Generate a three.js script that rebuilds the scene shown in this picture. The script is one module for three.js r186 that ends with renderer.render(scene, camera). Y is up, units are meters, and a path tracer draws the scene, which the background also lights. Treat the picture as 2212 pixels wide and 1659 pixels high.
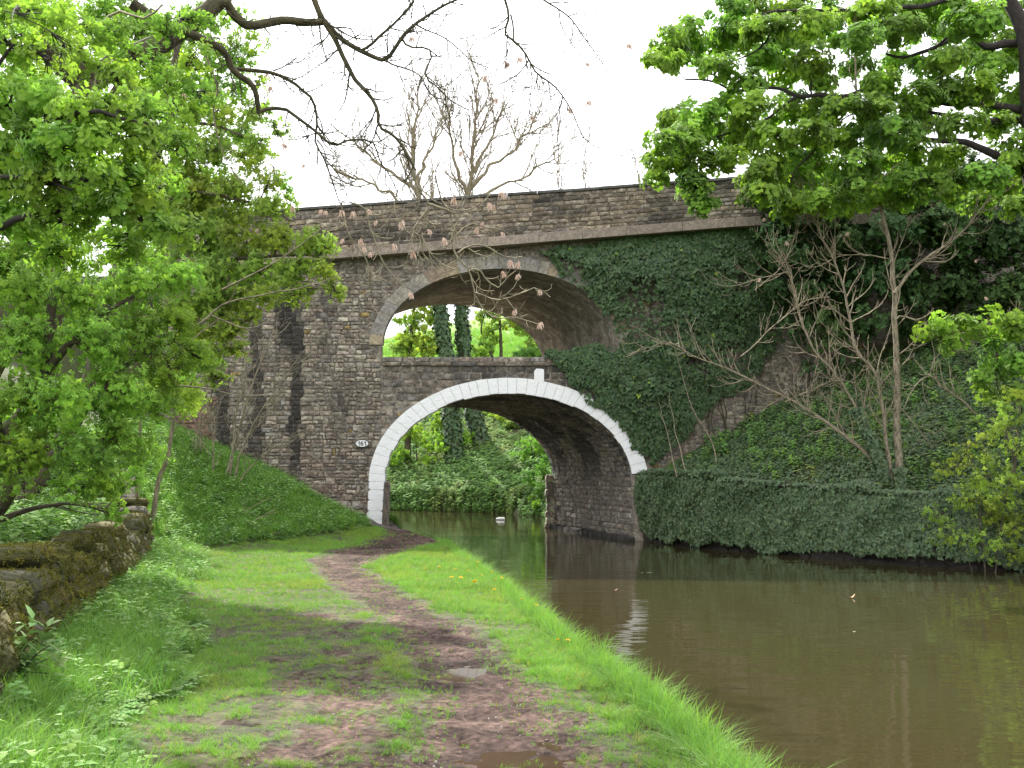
import * as THREE from 'three';
import { mergeGeometries } from 'three/addons/utils/BufferGeometryUtils.js';
import { FontLoader } from 'three/addons/loaders/FontLoader.js';
import { TextGeometry } from 'three/addons/geometries/TextGeometry.js';

// ---------------------------------------------------------------- camera, sky, sun, exposure
const scene = new THREE.Scene();
const F = 2335, CX = 1106, CY = 829.5, EYE = 1.6, PITCH = Math.atan((1015 - CY) / F);
const camera = new THREE.PerspectiveCamera(2 * Math.atan(CY / F) * 180 / Math.PI, 4 / 3, 0.1, 2000);
camera.position.set(0, EYE, 0);
camera.rotation.set(PITCH, 0, 0);
scene.add(camera);

const SUN = new THREE.Vector3(-0.28, 0.65, -0.70).normalize();
{
  const w = 256, h = 128, data = new Float32Array(w * h * 4);
  for (let j = 0; j < h; j++) for (let i = 0; i < w; i++) {
    const el = ((j + 0.5) / h - 0.5) * Math.PI, az = ((i + 0.5) / w - 0.5) * 2 * Math.PI;
    const d = new THREE.Vector3(Math.cos(el) * Math.cos(az), Math.sin(el), Math.cos(el) * Math.sin(az));
    const up = Math.max(0, d.y), k = Math.max(0, d.dot(SUN));
    const glow = 0.5 * Math.pow(k, 4) + 0.6 * Math.pow(k, 30);
    const b = 0.94 + 0.1 * (1 - up) * (1 - up) + glow, o = (j * w + i) * 4;
    data[o] = b * (0.97 + 0.02 * glow); data[o + 1] = b * 0.985; data[o + 2] = b * 1.03; data[o + 3] = 1;
  }
  const sky = new THREE.DataTexture(data, w, h, THREE.RGBAFormat, THREE.FloatType);
  sky.mapping = THREE.EquirectangularReflectionMapping; sky.magFilter = THREE.LinearFilter; sky.needsUpdate = true;
  scene.background = sky; scene.environment = sky;
}
const sun = new THREE.DirectionalLight(new THREE.Color(1, 0.95, 0.84), 5);
sun.position.copy(SUN).multiplyScalar(80).add(new THREE.Vector3(0, 0, -20));
sun.target.position.set(0, 0, -20);
sun.castShadow = true; sun.shadow.radius = 2;
sun.shadow.camera.left = sun.shadow.camera.bottom = -60; sun.shadow.camera.right = sun.shadow.camera.top = 60; sun.shadow.camera.far = 220;
sun.shadow.mapSize.set(4096, 4096);
scene.add(sun, sun.target);
const renderer = new THREE.WebGLRenderer({ antialias: true });
renderer.toneMapping = THREE.LinearToneMapping;
renderer.toneMappingExposure = 2.45;
renderer.shadowMap.enabled = true;

// ---------------------------------------------------------------- helpers
const V = (x, y, z) => new THREE.Vector3(x, y, z);
const rng = (a) => () => { a |= 0; a = a + 0x6D2B79F5 | 0; let t = Math.imul(a ^ a >>> 15, 1 | a); t = t + Math.imul(t ^ t >>> 7, 61 | t) ^ t; return ((t ^ t >>> 14) >>> 0) / 4294967296; };
const clamp = (x, a, b) => Math.min(b, Math.max(a, x)), lerp = (a, b, t) => a + (b - a) * t;
const smooth = (a, b, x) => { const t = clamp((x - a) / (b - a), 0, 1); return t * t * (3 - 2 * t); };
const hash = (i, j, k = 0) => { let h = Math.imul(i, 374761393) + Math.imul(j, 668265263) + Math.imul(k, 2147483647 ^ 91193); h = Math.imul(h ^ h >>> 13, 1274126177); return ((h ^ h >>> 16) >>> 0) / 4294967296; };
function noise(x, y, k = 0, per = 0) {
  const i = Math.floor(x), j = Math.floor(y), fx = x - i, fy = y - j, u = fx * fx * (3 - 2 * fx), v = fy * fy * (3 - 2 * fy);
  const g = per ? (a, b) => hash(((a % per) + per) % per, ((b % per) + per) % per, k) : (a, b) => hash(a, b, k);
  return lerp(lerp(g(i, j), g(i + 1, j), u), lerp(g(i, j + 1), g(i + 1, j + 1), u), v);
}
const fbm = (x, y, k = 0, oct = 4, per = 0) => { let s = 0, a = 0.5, t = 0; for (let o = 0; o < oct; o++) { s += a * noise(x, y, k + o, per); t += a; a *= 0.5; x *= 2; y *= 2; per *= 2; } return s / t; };
// a point of the place from its place in the photograph (2212 x 1659) and its distance along the view
const cP = Math.cos(PITCH), sP = Math.sin(PITCH);
function W(x, y, d) { const vx = (x - CX) / F, vy = -(y - CY) / F, yy = vy * cP + sP, zz = vy * sP - cP, k = d / -zz; return V(vx * k, EYE + yy * k, -d); }
function G(x, y, level = 0) { const vx = (x - CX) / F, vy = -(y - CY) / F, yy = vy * cP + sP, zz = vy * sP - cP, k = (level - EYE) / yy; return V(vx * k, level, zz * k); }
const taken = new Map();
function numbered(n) { const k = taken.get(n) ?? 0; taken.set(n, k + 1); return k ? n + '_' + String(k).padStart(3, '0') : n; }
function tag(o, label, category, group) { o.userData.label = label; o.userData.category = category; if (group) o.userData.group = group; return o; }
function put(o, name) { o.name = numbered(name); scene.add(o); o.castShadow = o.receiveShadow = true; return o; }
function thing(name, label, category, p = V(0, 0, 0), group) { const g = new THREE.Group(); g.position.copy(p); return tag(put(g, name), label, category, group); }
function part(name, geo, mat, parent) { const m = new THREE.Mesh(geo, mat); m.name = name; m.castShadow = m.receiveShadow = true; parent.add(m); return m; }
function branch(name, parent) { const g = new THREE.Group(); g.name = name; parent.add(g); return g; }
function structure(name, geo, mat) { const m = put(new THREE.Mesh(geo, mat), name); m.userData.kind = 'structure'; return m; }
const lin = (r, g, b) => new THREE.Color().setRGB(r, g, b);

// ---------------------------------------------------------------- textures
function tex(n, f, { srgb = true, rep = 1 } = {}) {
  const d = new Uint8Array(n * n * 4);
  for (let j = 0; j < n; j++) for (let i = 0; i < n; i++) { const c = f(i / n, j / n), o = (j * n + i) * 4; for (let k = 0; k < 3; k++) d[o + k] = clamp((Array.isArray(c) ? c[k] : c) * 255, 0, 255); d[o + 3] = 255; }
  const t = new THREE.DataTexture(d, n, n); t.wrapS = t.wrapT = THREE.RepeatWrapping; t.magFilter = THREE.LinearFilter; t.minFilter = THREE.LinearMipmapLinearFilter;
  if (srgb) t.colorSpace = THREE.SRGBColorSpace; t.repeat.set(rep, rep); t.needsUpdate = true; return t;
}
const tGrain = tex(512, (u, v) => { const a = fbm(u * 24, v * 24, 1, 4, 24), b = fbm(u * 5, v * 5, 9, 4, 5); return 0.62 + 0.36 * a + 0.2 * (b - 0.5); }, { rep: 0.8 });
const tLichen = tex(1024, (u, v) => {                       // weathered sandstone: sooty film, pale lichen and lime specks
  const a = fbm(u * 48, v * 48, 3, 4, 48), b = fbm(u * 9, v * 9, 14, 4, 9), c = fbm(u * 26, v * 26, 23, 4, 26);
  let t = 0.76 + 0.45 * (a - 0.5) + 0.45 * (b - 0.5); const lich = smooth(0.56, 0.66, c) * smooth(0.4, 0.55, b + 0.3 * (a - .5));
  t = clamp(t, 0.3, 1); return [lerp(t, 1, lich), lerp(t * .985, 1, lich), lerp(t * .96, .99, lich)];
}, { rep: 0.45 });
const tBump = tex(512, (u, v) => fbm(u * 20, v * 20, 31, 5, 20), { srgb: false, rep: 1.2 });
const tBark = tex(512, (u, v) => { const a = fbm(u * 30, v * 6, 41, 4, 30), b = fbm(u * 6, v * 4, 47, 4, 6); return 0.55 + 0.5 * (a - 0.5) + 0.5 * (b - 0.5) + 0.15; }, { rep: 2.5 });
const tSoil = tex(1024, (u, v) => {                         // trodden earth: clods, small stones, pale chips
  const a = fbm(u * 60, v * 60, 51, 4, 60), b = fbm(u * 10, v * 10, 57, 5, 10), c = noise(u * 130, v * 90, 63, 10), e = noise(u * 170, v * 170, 66, 10);
  let t = 0.66 + 0.6 * (a - 0.5) + 0.55 * (b - 0.5); const chip = smooth(0.93, 0.97, c) * smooth(.5, .6, e);
  return [lerp(t, 1, chip), lerp(t * .95, .95, chip), lerp(t * .94, .88, chip)];
}, { rep: 0.5 });
const tSoilBump = tex(1024, (u, v) => 0.6 * fbm(u * 40, v * 40, 71, 5, 40) + 0.4 * fbm(u * 9, v * 9, 75, 4, 9), { srgb: false, rep: 0.5 });
const tRipple = tex(1024, (u, v) => {
  const q = fbm(u * 3, v * 3, 81, 3, 3); let s = 0; const P = 2 * Math.PI;
  s += fbm(u * 6 + 0, v * 22, 84, 4, 22) * 0.6 + fbm(u * 4, v * 9, 88, 3, 9) * 0.7 + 0.03 * Math.sin(P * (v * 37 + 6 * q + u * 2)) * q;
  return clamp(s / 1.4, 0, 1);
}, { srgb: false, rep: 1 / 7 });

const std = (o) => new THREE.MeshStandardMaterial(o);
const M = {
  stone: std({ color: 0xffffff, vertexColors: true, roughness: 0.95, map: tLichen, bumpMap: tBump, bumpScale: 0.012 }),
  mortar: std({ color: lin(0.36, 0.32, 0.27), roughness: 1, map: tLichen, bumpMap: tBump, bumpScale: 0.02 }),
  soffit: std({ color: lin(0.36, 0.32, 0.27), roughness: 1, map: tLichen, bumpMap: tBump, bumpScale: 0.03 }),
  dressed: std({ color: 0xffffff, vertexColors: true, roughness: 0.9, map: tGrain, bumpMap: tBump, bumpScale: 0.004 }),
  white: std({ color: lin(0.86, 0.86, 0.86), roughness: 0.55, bumpMap: tBump, bumpScale: 0.012 }),
  black: std({ color: lin(0.012, 0.012, 0.013), roughness: 0.4 }),
  post: std({ color: lin(0.25, 0.21, 0.165), roughness: 0.9, map: tBark }),
  iron: std({ color: lin(0.06, 0.05, 0.045), roughness: 0.7, map: tGrain }),
  soil: new THREE.MeshPhysicalMaterial({ color: 0xffffff, vertexColors: true, roughness: 1, specularIntensity: .25, map: tSoil, bumpMap: tSoilBump, bumpScale: 0.035 }),
  turf: std({ color: 0xffffff, vertexColors: true, roughness: 1, map: tSoil, bumpMap: tSoilBump, bumpScale: 0.02 }),
  land: std({ color: 0xffffff, vertexColors: true, roughness: 1, map: tGrain }),
  barkDark: std({ color: lin(0.075, 0.06, 0.055), roughness: 1, map: tBark, bumpMap: tBark, bumpScale: 0.008 }),
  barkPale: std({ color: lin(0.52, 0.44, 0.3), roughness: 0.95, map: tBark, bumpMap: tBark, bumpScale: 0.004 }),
  barkMid: std({ color: lin(0.17, 0.14, 0.09), roughness: 1, map: tBark, bumpMap: tBark, bumpScale: 0.006 }),
  barkMoss: std({ color: lin(0.13, 0.115, 0.055), roughness: 1, map: tBark, bumpMap: tBark, bumpScale: 0.01 }),
  moss: std({ color: 0xffffff, roughness: 1 }),
  mossStone: std({ color: 0xffffff, vertexColors: true, roughness: 1, map: tGrain, bumpMap: tBump, bumpScale: 0.02 }),
  key: std({ color: lin(0.6, 0.45, 0.36), roughness: 0.8 }),
  water: new THREE.MeshPhysicalMaterial({ color: lin(0.034, 0.029, 0.0125), roughness: 0.03, ior: 1.33, bumpMap: tRipple, bumpScale: 0.012 }),
  puddle: new THREE.MeshPhysicalMaterial({ color: lin(0.05, 0.034, 0.022), roughness: 0.03, ior: 1.33 }),
};
const leafMat = (r, g, b, tr = 0.45, rough = 0.95, spec = 0.5) => new THREE.MeshPhysicalMaterial({ color: lin(r, g, b), roughness: rough, transmission: tr, thickness: 0, specularIntensity: spec });
M.hawthorn = leafMat(0.225, 0.395, 0.04, 0.5);
M.sycamore = leafMat(0.19, 0.345, 0.034, 0.5);
M.lime = leafMat(0.28, 0.41, 0.05, 0.5);
M.evergreen = new THREE.MeshPhysicalMaterial({ color: lin(0.05, 0.098, 0.03), roughness: 0.65, specularIntensity: .4 });
M.grass = leafMat(0.16, 0.33, 0.036, 0.45);
M.weed = leafMat(0.15, 0.30, 0.04, 0.45);
M.ivy = new THREE.MeshPhysicalMaterial({ color: lin(0.042, 0.085, 0.024), roughness: 0.45, specularIntensity: .7 });
M.ivySmall = new THREE.MeshPhysicalMaterial({ color: lin(0.07, 0.112, 0.048), roughness: 0.5, specularIntensity: .6 });
M.twig = std({ color: lin(0.5, 0.44, 0.29), roughness: 1, map: tBark });
M.glossy = leafMat(0.2, 0.33, 0.09, 0.35, 0.85);
M.dandelion = leafMat(0.75, 0.5, 0.01, 0.2);

// ---------------------------------------------------------------- ground
const LB = [[5, 14], [2.5, 0], [1.95, -3], [1.54, -5.45], [1.3, -7.3], [0.98, -9.4], [0.64, -11.5], [0.22, -14.65], [-0.22, -17.65], [-0.75, -21], [-1.12, -23.2], [-1.6, -25.5], [-2.05, -27.4], [-2.8, -30], [-3.3, -33], [-4.6, -37], [-8, -42], [-15, -46.5], [-30, -50], [-70, -54]];
const RB = [[26, 14], [20, -2], [16, -11], [13, -16.5], [9.94, -21], [7.74, -23.1], [5.5, -26.2], [3.62, -30.0], [1.75, -36.6], [1.7, -41], [1.3, -45], [-0.4, -49], [-5.9, -53], [-16, -57], [-32, -60], [-70, -63]];
const canalPoly = [...LB, ...[...RB].reverse()];
function polyDist(P, x, z) { let m = 1e9; for (let i = 0; i + 1 < P.length; i++) { const [ax, az] = P[i], bx = P[i + 1][0] - ax, bz = P[i + 1][1] - az, t = clamp(((x - ax) * bx + (z - az) * bz) / (bx * bx + bz * bz), 0, 1), d = Math.hypot(x - ax - bx * t, z - az - bz * t); if (d < m) m = d; } return m; }
function inPoly(P, x, z) { let c = false; for (let i = 0, j = P.length - 1; i < P.length; j = i++) { const [xi, zi] = P[i], [xj, zj] = P[j]; if ((zi > z) !== (zj > z) && x < (xj - xi) * (z - zi) / (zj - zi) + xi) c = !c; } return c; }
function alongX(P, z) { for (let i = 0; i + 1 < P.length; i++) if (z <= P[i][1] && z >= P[i + 1][1]) return lerp(P[i][0], P[i + 1][0], (P[i][1] - z) / (P[i][1] - P[i + 1][1])); return z > P[0][1] ? P[0][0] : P[P.length - 1][0]; }
const wallLine = [[-2.4, -2], [-2.95, -5], [-3.85, -8.4], [-5.8, -16.3], [-7.5, -21.5], [-8.4, -24]];
const toeLine = [[-9, -14], [-7.3, -18], [-5.2, -21.5], [-3.9, -24.5], [-3.5, -27], [-3.75, -31]];
const puddles = [{ c: G(1000, 1456), rx: 0.3, rz: 0.42, k: 0.06 }, { c: G(1110, 1648), rx: 0.42, rz: 0.34, k: 0.06 }, { c: G(820, 1316), rx: 0.22, rz: 0.22, k: 0.02 }];
function H(x, z) {
  const dL = polyDist(LB, x, z), dR = polyDist(RB, x, z);
  if (inPoly(canalPoly, x, z)) return -0.47 - 0.7 * smooth(0, 0.5, Math.min(dL, dR));
  if (dL < dR) {
    let h = -0.47 + 0.5 * smooth(0, 0.34, dL) + 0.03 * smooth(0.3, 1.2, dL);
    h += 0.05 * (fbm(x * 0.7, z * 0.7, 101, 3) - 0.5);
    if (z > -38) {
      const s = alongX(wallLine, z) - x, near = smooth(-25.5, -21, z);
      h += near * (0.22 * smooth(-1.6, 0, s) + 0.5 * smooth(0.05, 0.45, s) + 0.16 * Math.max(0, s - .4));
      const e = smooth(-15, -27, z), t = alongX(toeLine, z) - x;
      h += e * 0.44 * Math.max(0, t) + e * .12 * smooth(-.8, .2, t);
      if (z < -29.9) h = lerp(h, 7.2, smooth(-9.4, -11, x) * smooth(-29.9, -31, z));
      h = Math.min(h, 8.2);
    } else h += 0.05 * Math.min(dL, 30) + lerp(7, 0, smooth(-38, -46, z)) * smooth(-9, -13, x);
    for (const p of puddles) { const q = ((x - p.c.x) / p.rx) ** 2 + ((z - p.c.z) / p.rz) ** 2; if (q < 6) h -= p.k * Math.exp(-q * 0.8) + 0 * q; }
    return h;
  }
  if (z > -33.5) {
    const top = z < -21 ? lerp(1.12, 1.58, smooth(-21, -30, z)) : lerp(1.12, 0.35, smooth(-21, -17, z));
    let h = -0.47 + (top + 0.43) * smooth(0.08, 0.42, dR) + 0.62 * Math.max(0, dR - 0.42);
    h += 0.3 * (fbm(x * 0.5, z * 0.5, 111, 3) - 0.5) * smooth(0.5, 2, dR);
    return Math.min(h, 8.4);
  }
  const d = dR, f = 0.7 + 0.3 * smooth(-45, 10, x);
  let h = -0.47 + 0.75 * smooth(0, 0.5, d) + f * (0.55 * clamp(d - 0.3, 0, 12) + 0.25 * Math.max(0, d - 12.3) - 0.0005 * Math.max(0, d - 12.3) ** 2 * (d < 260 ? 1 : 0));
  if (d > 260) h = f * (6.6 + 0.25 * 248 - 0.0005 * 248 * 248);
  h += 0.6 * (fbm(x * 0.25, z * 0.25, 121, 3) - 0.5) * smooth(0.5, 3, d);
  return h;
}
const gp = (x, y) => { const p = G(x, y); return [p.x, p.z]; };
const pathL = [[300, 1990], [560, 1760], [880, 1659], [935, 1580], [928, 1480], [872, 1385], [765, 1305], [700, 1252], [668, 1222], [722, 1196], [800, 1178], [840, 1163], [838, 1138]].map((p) => gp(...p));
const pathR = [[1700, 1990], [1480, 1760], [1330, 1659], [1180, 1530], [1065, 1405], [935, 1332], [872, 1300], [800, 1250], [775, 1232], [880, 1195], [985, 1168], [948, 1153], [900, 1140]].map((p) => gp(...p));
const pathPoly = [...pathL, ...[...pathR].reverse()];
const mudPoly = [[300, 1990], [430, 1690], [500, 1590], [580, 1500], [700, 1478], [850, 1500], [890, 1600], [900, 1680], [700, 1990]].map((p) => gp(...p));
const wornPoly = [[420, 1660], [560, 1470], [620, 1360], [700, 1290], [790, 1310], [880, 1390], [940, 1480], [950, 1659]].map((p) => gp(...p));
const wornRight = [[1330, 1659], [1180, 1530], [1065, 1405], [935, 1332], [1010, 1345], [1130, 1420], [1250, 1530], [1450, 1659]].map((p) => gp(...p));
const edgeIn = (P, x, z, soft) => { const d = polyDist([...P, P[0]], x, z); return inPoly(P, x, z) ? 0.5 + 0.5 * clamp(d / soft, 0, 1) : 0.5 - 0.5 * clamp(d / soft, 0, 1); };
function soilAt(x, z) {           // 1 bare trodden earth, 0 full turf
  if (x < -6 || x > 3.4 || z < -34 || z > 2) return 0;
  const n = fbm(x * 2.6, z * 2.6, 131, 4) - 0.5, n2 = fbm(x * 7, z * 7, 137, 3) - .5;
  let s = edgeIn(pathPoly, x, z, 0.3) - .06 + 0.6 * n + .45 * n2;
  s = Math.max(s, 0.62 * edgeIn(mudPoly, x, z, 0.5) + 0.8 * n + 1.0 * n2, 0.33 * edgeIn(wornPoly, x, z, 0.6) + 0.7 * n + .8 * n2, 0.38 * edgeIn(wornRight, x, z, 0.4) + 0.8 * n + .5 * n2);
  if (z < -29 && x < -2.2) s = 1;
  return clamp(s, 0, 1);
}
const underBridge = (x, z) => z < -26.6 && z > -38 && x < alongX(LB, z) - .02 && x > -3.45 + 0.29 * (Math.min(0, z + 30)) - (z > -30 ? 2 : 0);
function gridMesh(xs, zs, skip, color, uvk = 1) {
  const pos = [], col = [], uv = [], nx = xs.length;
  for (const z of zs) for (const x of xs) { pos.push(x, H(x, z), z); col.push(...color(x, z)); uv.push(x * uvk, z * uvk); }
  return { pos, col, uv, tris(pick) { const idx = []; for (let j = 0; j + 1 < zs.length; j++) for (let i = 0; i + 1 < nx; i++) { const xc = (xs[i] + xs[i + 1]) / 2, zc = (zs[j] + zs[j + 1]) / 2; if (skip(xc, zc) || !pick(xc, zc)) continue; const a = j * nx + i; idx.push(a, a + 1, a + nx, a + 1, a + nx + 1, a + nx); } return idx; },
    geo(pick) { const g = new THREE.BufferGeometry(); g.setAttribute('position', new THREE.Float32BufferAttribute(pos, 3)); g.setAttribute('color', new THREE.Float32BufferAttribute(col, 3)); g.setAttribute('uv', new THREE.Float32BufferAttribute(uv, 2)); g.setIndex(this.tris(pick)); g.computeVertexNormals(); return g; } };
}
const range = (a, b, s) => { const r = []; for (let i = 0; i <= Math.round((b - a) / s); i++) r.push(a + i * s); return r; };
const warp = (fine, lo, hi) => { const out = [...fine]; let a = fine[0], s = 0.5; while (a > lo) { a -= s; s *= 1.22; out.unshift(a); } let b = fine[fine.length - 1]; s = 0.5; while (b < hi) { b += s; s *= 1.22; out.push(b); } return out; };
{
  const PX0 = -7, PX1 = 3.5, PZ0 = -31, PZ1 = -3;
  const inFine = (x, z) => x > PX0 && x < PX1 && z > PZ0 && z < PZ1;
  const land = gridMesh(warp(range(-16, 18, 0.25), -600, 600), warp(range(-66, 6, 0.25), -700, 120), inFine, (x, z) => {
    const n = fbm(x * 0.6, z * 0.6, 141, 4), q = fbm(x * 3, z * 3, 143, 3);
    const dR = z < -40 ? polyDist(RB, x, z) : 0;
    if (dR > 13) return [0.19 + 0.05 * n, 0.33 + 0.08 * q, 0.05];
    return [0.055 + 0.05 * n * q, 0.05 + 0.05 * n, 0.025];
  });
  structure('ground', land.geo(() => true), M.land);
  const fine = gridMesh(range(PX0, PX1, 10.5 / 220), range(PZ0, PZ1, 28 / 540), () => false, (x, z) => {
    const s = soilAt(x, z), n = fbm(x * 1.3, z * 1.3, 147, 4), wet = smooth(0.5, 0.68, fbm(x * 1.1 + 4, z * .9, 149, 3));
    let k = lerp(1.05, 0.66, wet) * (0.75 + 0.45 * n); for (const p of puddles) { const q = ((x - p.c.x) / p.rx) ** 2 + ((z - p.c.z) / p.rz) ** 2; k *= 1 - 0.35 * Math.exp(-q * .35); }
    if (underBridge(x, z) && z < -28.2) return [0.24, 0.215, 0.20];
    return s > 0.45 ? [0.17 * k, 0.126 * k, 0.108 * k] : [0.10, 0.10, 0.042];
  });
  // trodden earth is lumpy
  { const p = fine.pos; for (let i = 0; i < p.length; i += 3) { const s = soilAt(p[i], p[i + 2]); p[i + 1] += (s - 0.3) * -0.025 + (fbm(p[i] * 5, p[i + 2] * 5, 151, 4) - 0.5) * 0.05 * (0.4 + s) * (p[i + 2] < -28 ? .3 : 1) + s * .045 * (fbm(p[i] * 11, p[i + 2] * 11, 155, 3) - .5); } }
  structure('towpath', fine.geo((x, z) => soilAt(x, z) > 0.45), M.soil);
  structure('grassy_bank', fine.geo((x, z) => soilAt(x, z) <= 0.45), M.turf);
  for (const [k, p] of puddles.entries()) {
    if (k === 2) continue;
    const sh = new THREE.Shape(), n = 48; for (let i = 0; i < n; i++) { const a = i / n * 2 * Math.PI, x = Math.cos(a) * p.rx * 1.9, y = Math.sin(a) * p.rz * 1.9; i ? sh.lineTo(x, y) : sh.moveTo(x, y); }
    const g = new THREE.ShapeGeometry(sh); g.rotateX(-Math.PI / 2);
    const m = structure('puddle', g, M.puddle); m.position.set(p.c.x, Math.min(H(p.c.x, p.c.z) + 0.008, 1), p.c.z);
  }
}
const WATER = -0.35;
{
  const sh = new THREE.Shape(); const grow = (P, s) => P.map(([x, z], i) => { const a = P[Math.max(0, i - 1)], b = P[Math.min(P.length - 1, i + 1)], l = Math.hypot(b[0] - a[0], b[1] - a[1]); return [x + s * 0.22 * -(b[1] - a[1]) / l, z + s * 0.22 * (b[0] - a[0]) / l]; });
  const P = [...grow(LB, -1).map(([x, z]) => [x, z]), ...grow(RB, 1).reverse()];
  P.forEach(([x, z], i) => i ? sh.lineTo(x, -z) : sh.moveTo(x, -z));
  const g = new THREE.ShapeGeometry(sh); g.rotateX(-Math.PI / 2);
  const m = structure('canal_water', g, M.water); m.position.y = WATER;
}

// ---------------------------------------------------------------- the double-arched bridge
const Z0 = -30, SKEW = 0.29, DEEP = 6.6;
const LA = { c: W(1098, 1040, 30), a: W(1366, 1040, 30).x - W(1098, 1040, 30).x, b: W(1098, 849, 30).y - W(1098, 1040, 30).y, w: 0.42 };
const UA = { c: W(1082, 745, 30), a: W(1337, 745, 30).x - W(1082, 745, 30).x, b: W(1082, 581, 30).y - W(1082, 745, 30).y, w: 0.37 };
const SILL = W(1000, 772, 30).y;
const lineY = (P) => { const Q = P.map(([x, y]) => W(x, y, 29.6)); return (X) => { let i = 0; while (i + 2 < Q.length && X > Q[i + 1].x) i++; return lerp(Q[i].y, Q[i + 1].y, (X - Q[i].x) / (Q[i + 1].x - Q[i].x)); }; };
const parTop = lineY([[614, 450], [1283, 403], [1584, 381], [1700, 376], [2300, 374]]);
const strTop = lineY([[766, 535], [1283, 494], [1584, 470], [1700, 464], [2300, 464]]);
const STRH = 0.26, BX0 = -9.8, BX1 = 17;
const strBot = (x) => strTop(x) - STRH;
const rs = rng(77);
// one roughly squared, rounded stone: an outline with cut corners, a raised and dished face
class Stones {
  constructor() { this.list = []; }
  add(poly, map, d0, d1, color, key = 0, bulge = 1) { const flush = bulge < .5;
    const n = poly.length, cx = poly.reduce((s, p) => s + p[0], 0) / n, cy = poly.reduce((s, p) => s + p[1], 0) / n;
    const pos = [], uv = [], idx = [], ou = rs() * 9, ov = rs() * 9, tilt = (rs() - .5) * .5, tilt2 = (rs() - .5) * .5;
    let w = 0, h = 0; for (const p of poly) { w = Math.max(w, Math.abs(p[0] - cx)); h = Math.max(h, Math.abs(p[1] - cy)); }
    const P = (x, y, d) => { const q = map(x, y, d); pos.push(q.x, q.y, q.z); uv.push(x + ou, y + ov); };
    for (const [x, y] of poly) P(x, y, d0);
    const ins = flush ? 0.0015 : Math.min(0.02, 0.18 * Math.min(w, h)), e = Math.min(d1 - d0, 0.05) * Math.min(1, bulge * 1.5);
    for (const [x, y] of poly) { const l = Math.hypot(x - cx, y - cy) || 1, k = 1 - ins * (0.7 + 0.8 * rs()) / l; P(cx + (x - cx) * k, cy + (y - cy) * k, d1 - e * (0.38 - 0.3 * rs() - tilt * (x - cx) / (w || 1) * .5 - tilt2 * (y - cy) / (h || 1) * .5)); }
    P(cx + (rs() - .5) * .3 * w, cy + (rs() - .5) * .3 * h, d1 + e * 0.25 * (rs() - 0.2));
    for (let i = 0; i < n; i++) { const j = (i + 1) % n; idx.push(i, j, n + j, i, n + j, n + i, n + i, n + j, 2 * n); }
    const g = new THREE.BufferGeometry(); g.setAttribute('position', new THREE.Float32BufferAttribute(pos, 3)); g.setAttribute('uv', new THREE.Float32BufferAttribute(uv, 2));
    const col = []; for (let i = 0; i <= 2 * n; i++) col.push(...color); g.setAttribute('color', new THREE.Float32BufferAttribute(col, 3));
    g.setIndex(idx); const f = g.toNonIndexed(); f.computeVertexNormals(); this.list.push({ g: f, key: key + w * h });
  }
  build(parent, name, mat, most = 300) {
    this.list.sort((a, b) => b.key - a.key); this.list.slice(0, most).forEach((s) => part(name, s.g, mat, parent));
    const rest = this.list.slice(most).map((s) => s.g); if (rest.length) part(name + '_work', mergeGeometries(rest), mat, parent).userData.kind = 'stuff';
  }
}
function block(x0, x1, y0, y1, j = 0.015) {
  const w = x1 - x0, h = y1 - y0, c = Math.min(w, h) * 0.2, r = () => (rs() - 0.5) * 2 * j, k = () => c * (0.4 + 0.9 * rs());
  return [[x0 + k(), y0 + r() * .6], [x1 - k(), y0 + r() * .6], [x1 + r() * .5, y0 + k()], [x1 + r() * .5, y1 - k()], [x1 - k(), y1 + r() * .6], [x0 + k(), y1 + r() * .6], [x0 + r() * .5, y1 - k()], [x0 + r() * .5, y0 + k()]];
}
const mix3 = (a, b, t) => a.map((x, i) => lerp(x, b[i], t));
const stoneTones = [[0.35, 0.305, 0.25], [0.30, 0.26, 0.22], [0.37, 0.31, 0.24], [0.27, 0.235, 0.205], [0.32, 0.26, 0.205], [0.40, 0.355, 0.285], [0.29, 0.265, 0.24], [0.34, 0.275, 0.23]];
const tone = (m = 1) => { const c0 = stoneTones[Math.floor(rs() * stoneTones.length)], gy = (c0[0] + c0[1] + c0[2]) / 3, c = c0.map((x) => lerp(x, gy, .15) * 1.25), k = m * (0.85 + 0.3 * rs()); return c.map((x) => x * k); };
const ellX = (E, grow, y) => { const q = (y - E.c.y) / (E.b + grow); return Math.abs(q) >= 1 ? 0 : (E.a + grow) * Math.sqrt(1 - q * q); };
function openHalf(E, grow, y, floor) { return y < floor ? 0 : y < E.c.y ? E.a + grow : ellX(E, grow, y); }
const bridge = thing('stone_bridge', 'weathered stone canal bridge with two arches one above the other', 'bridge');
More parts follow.
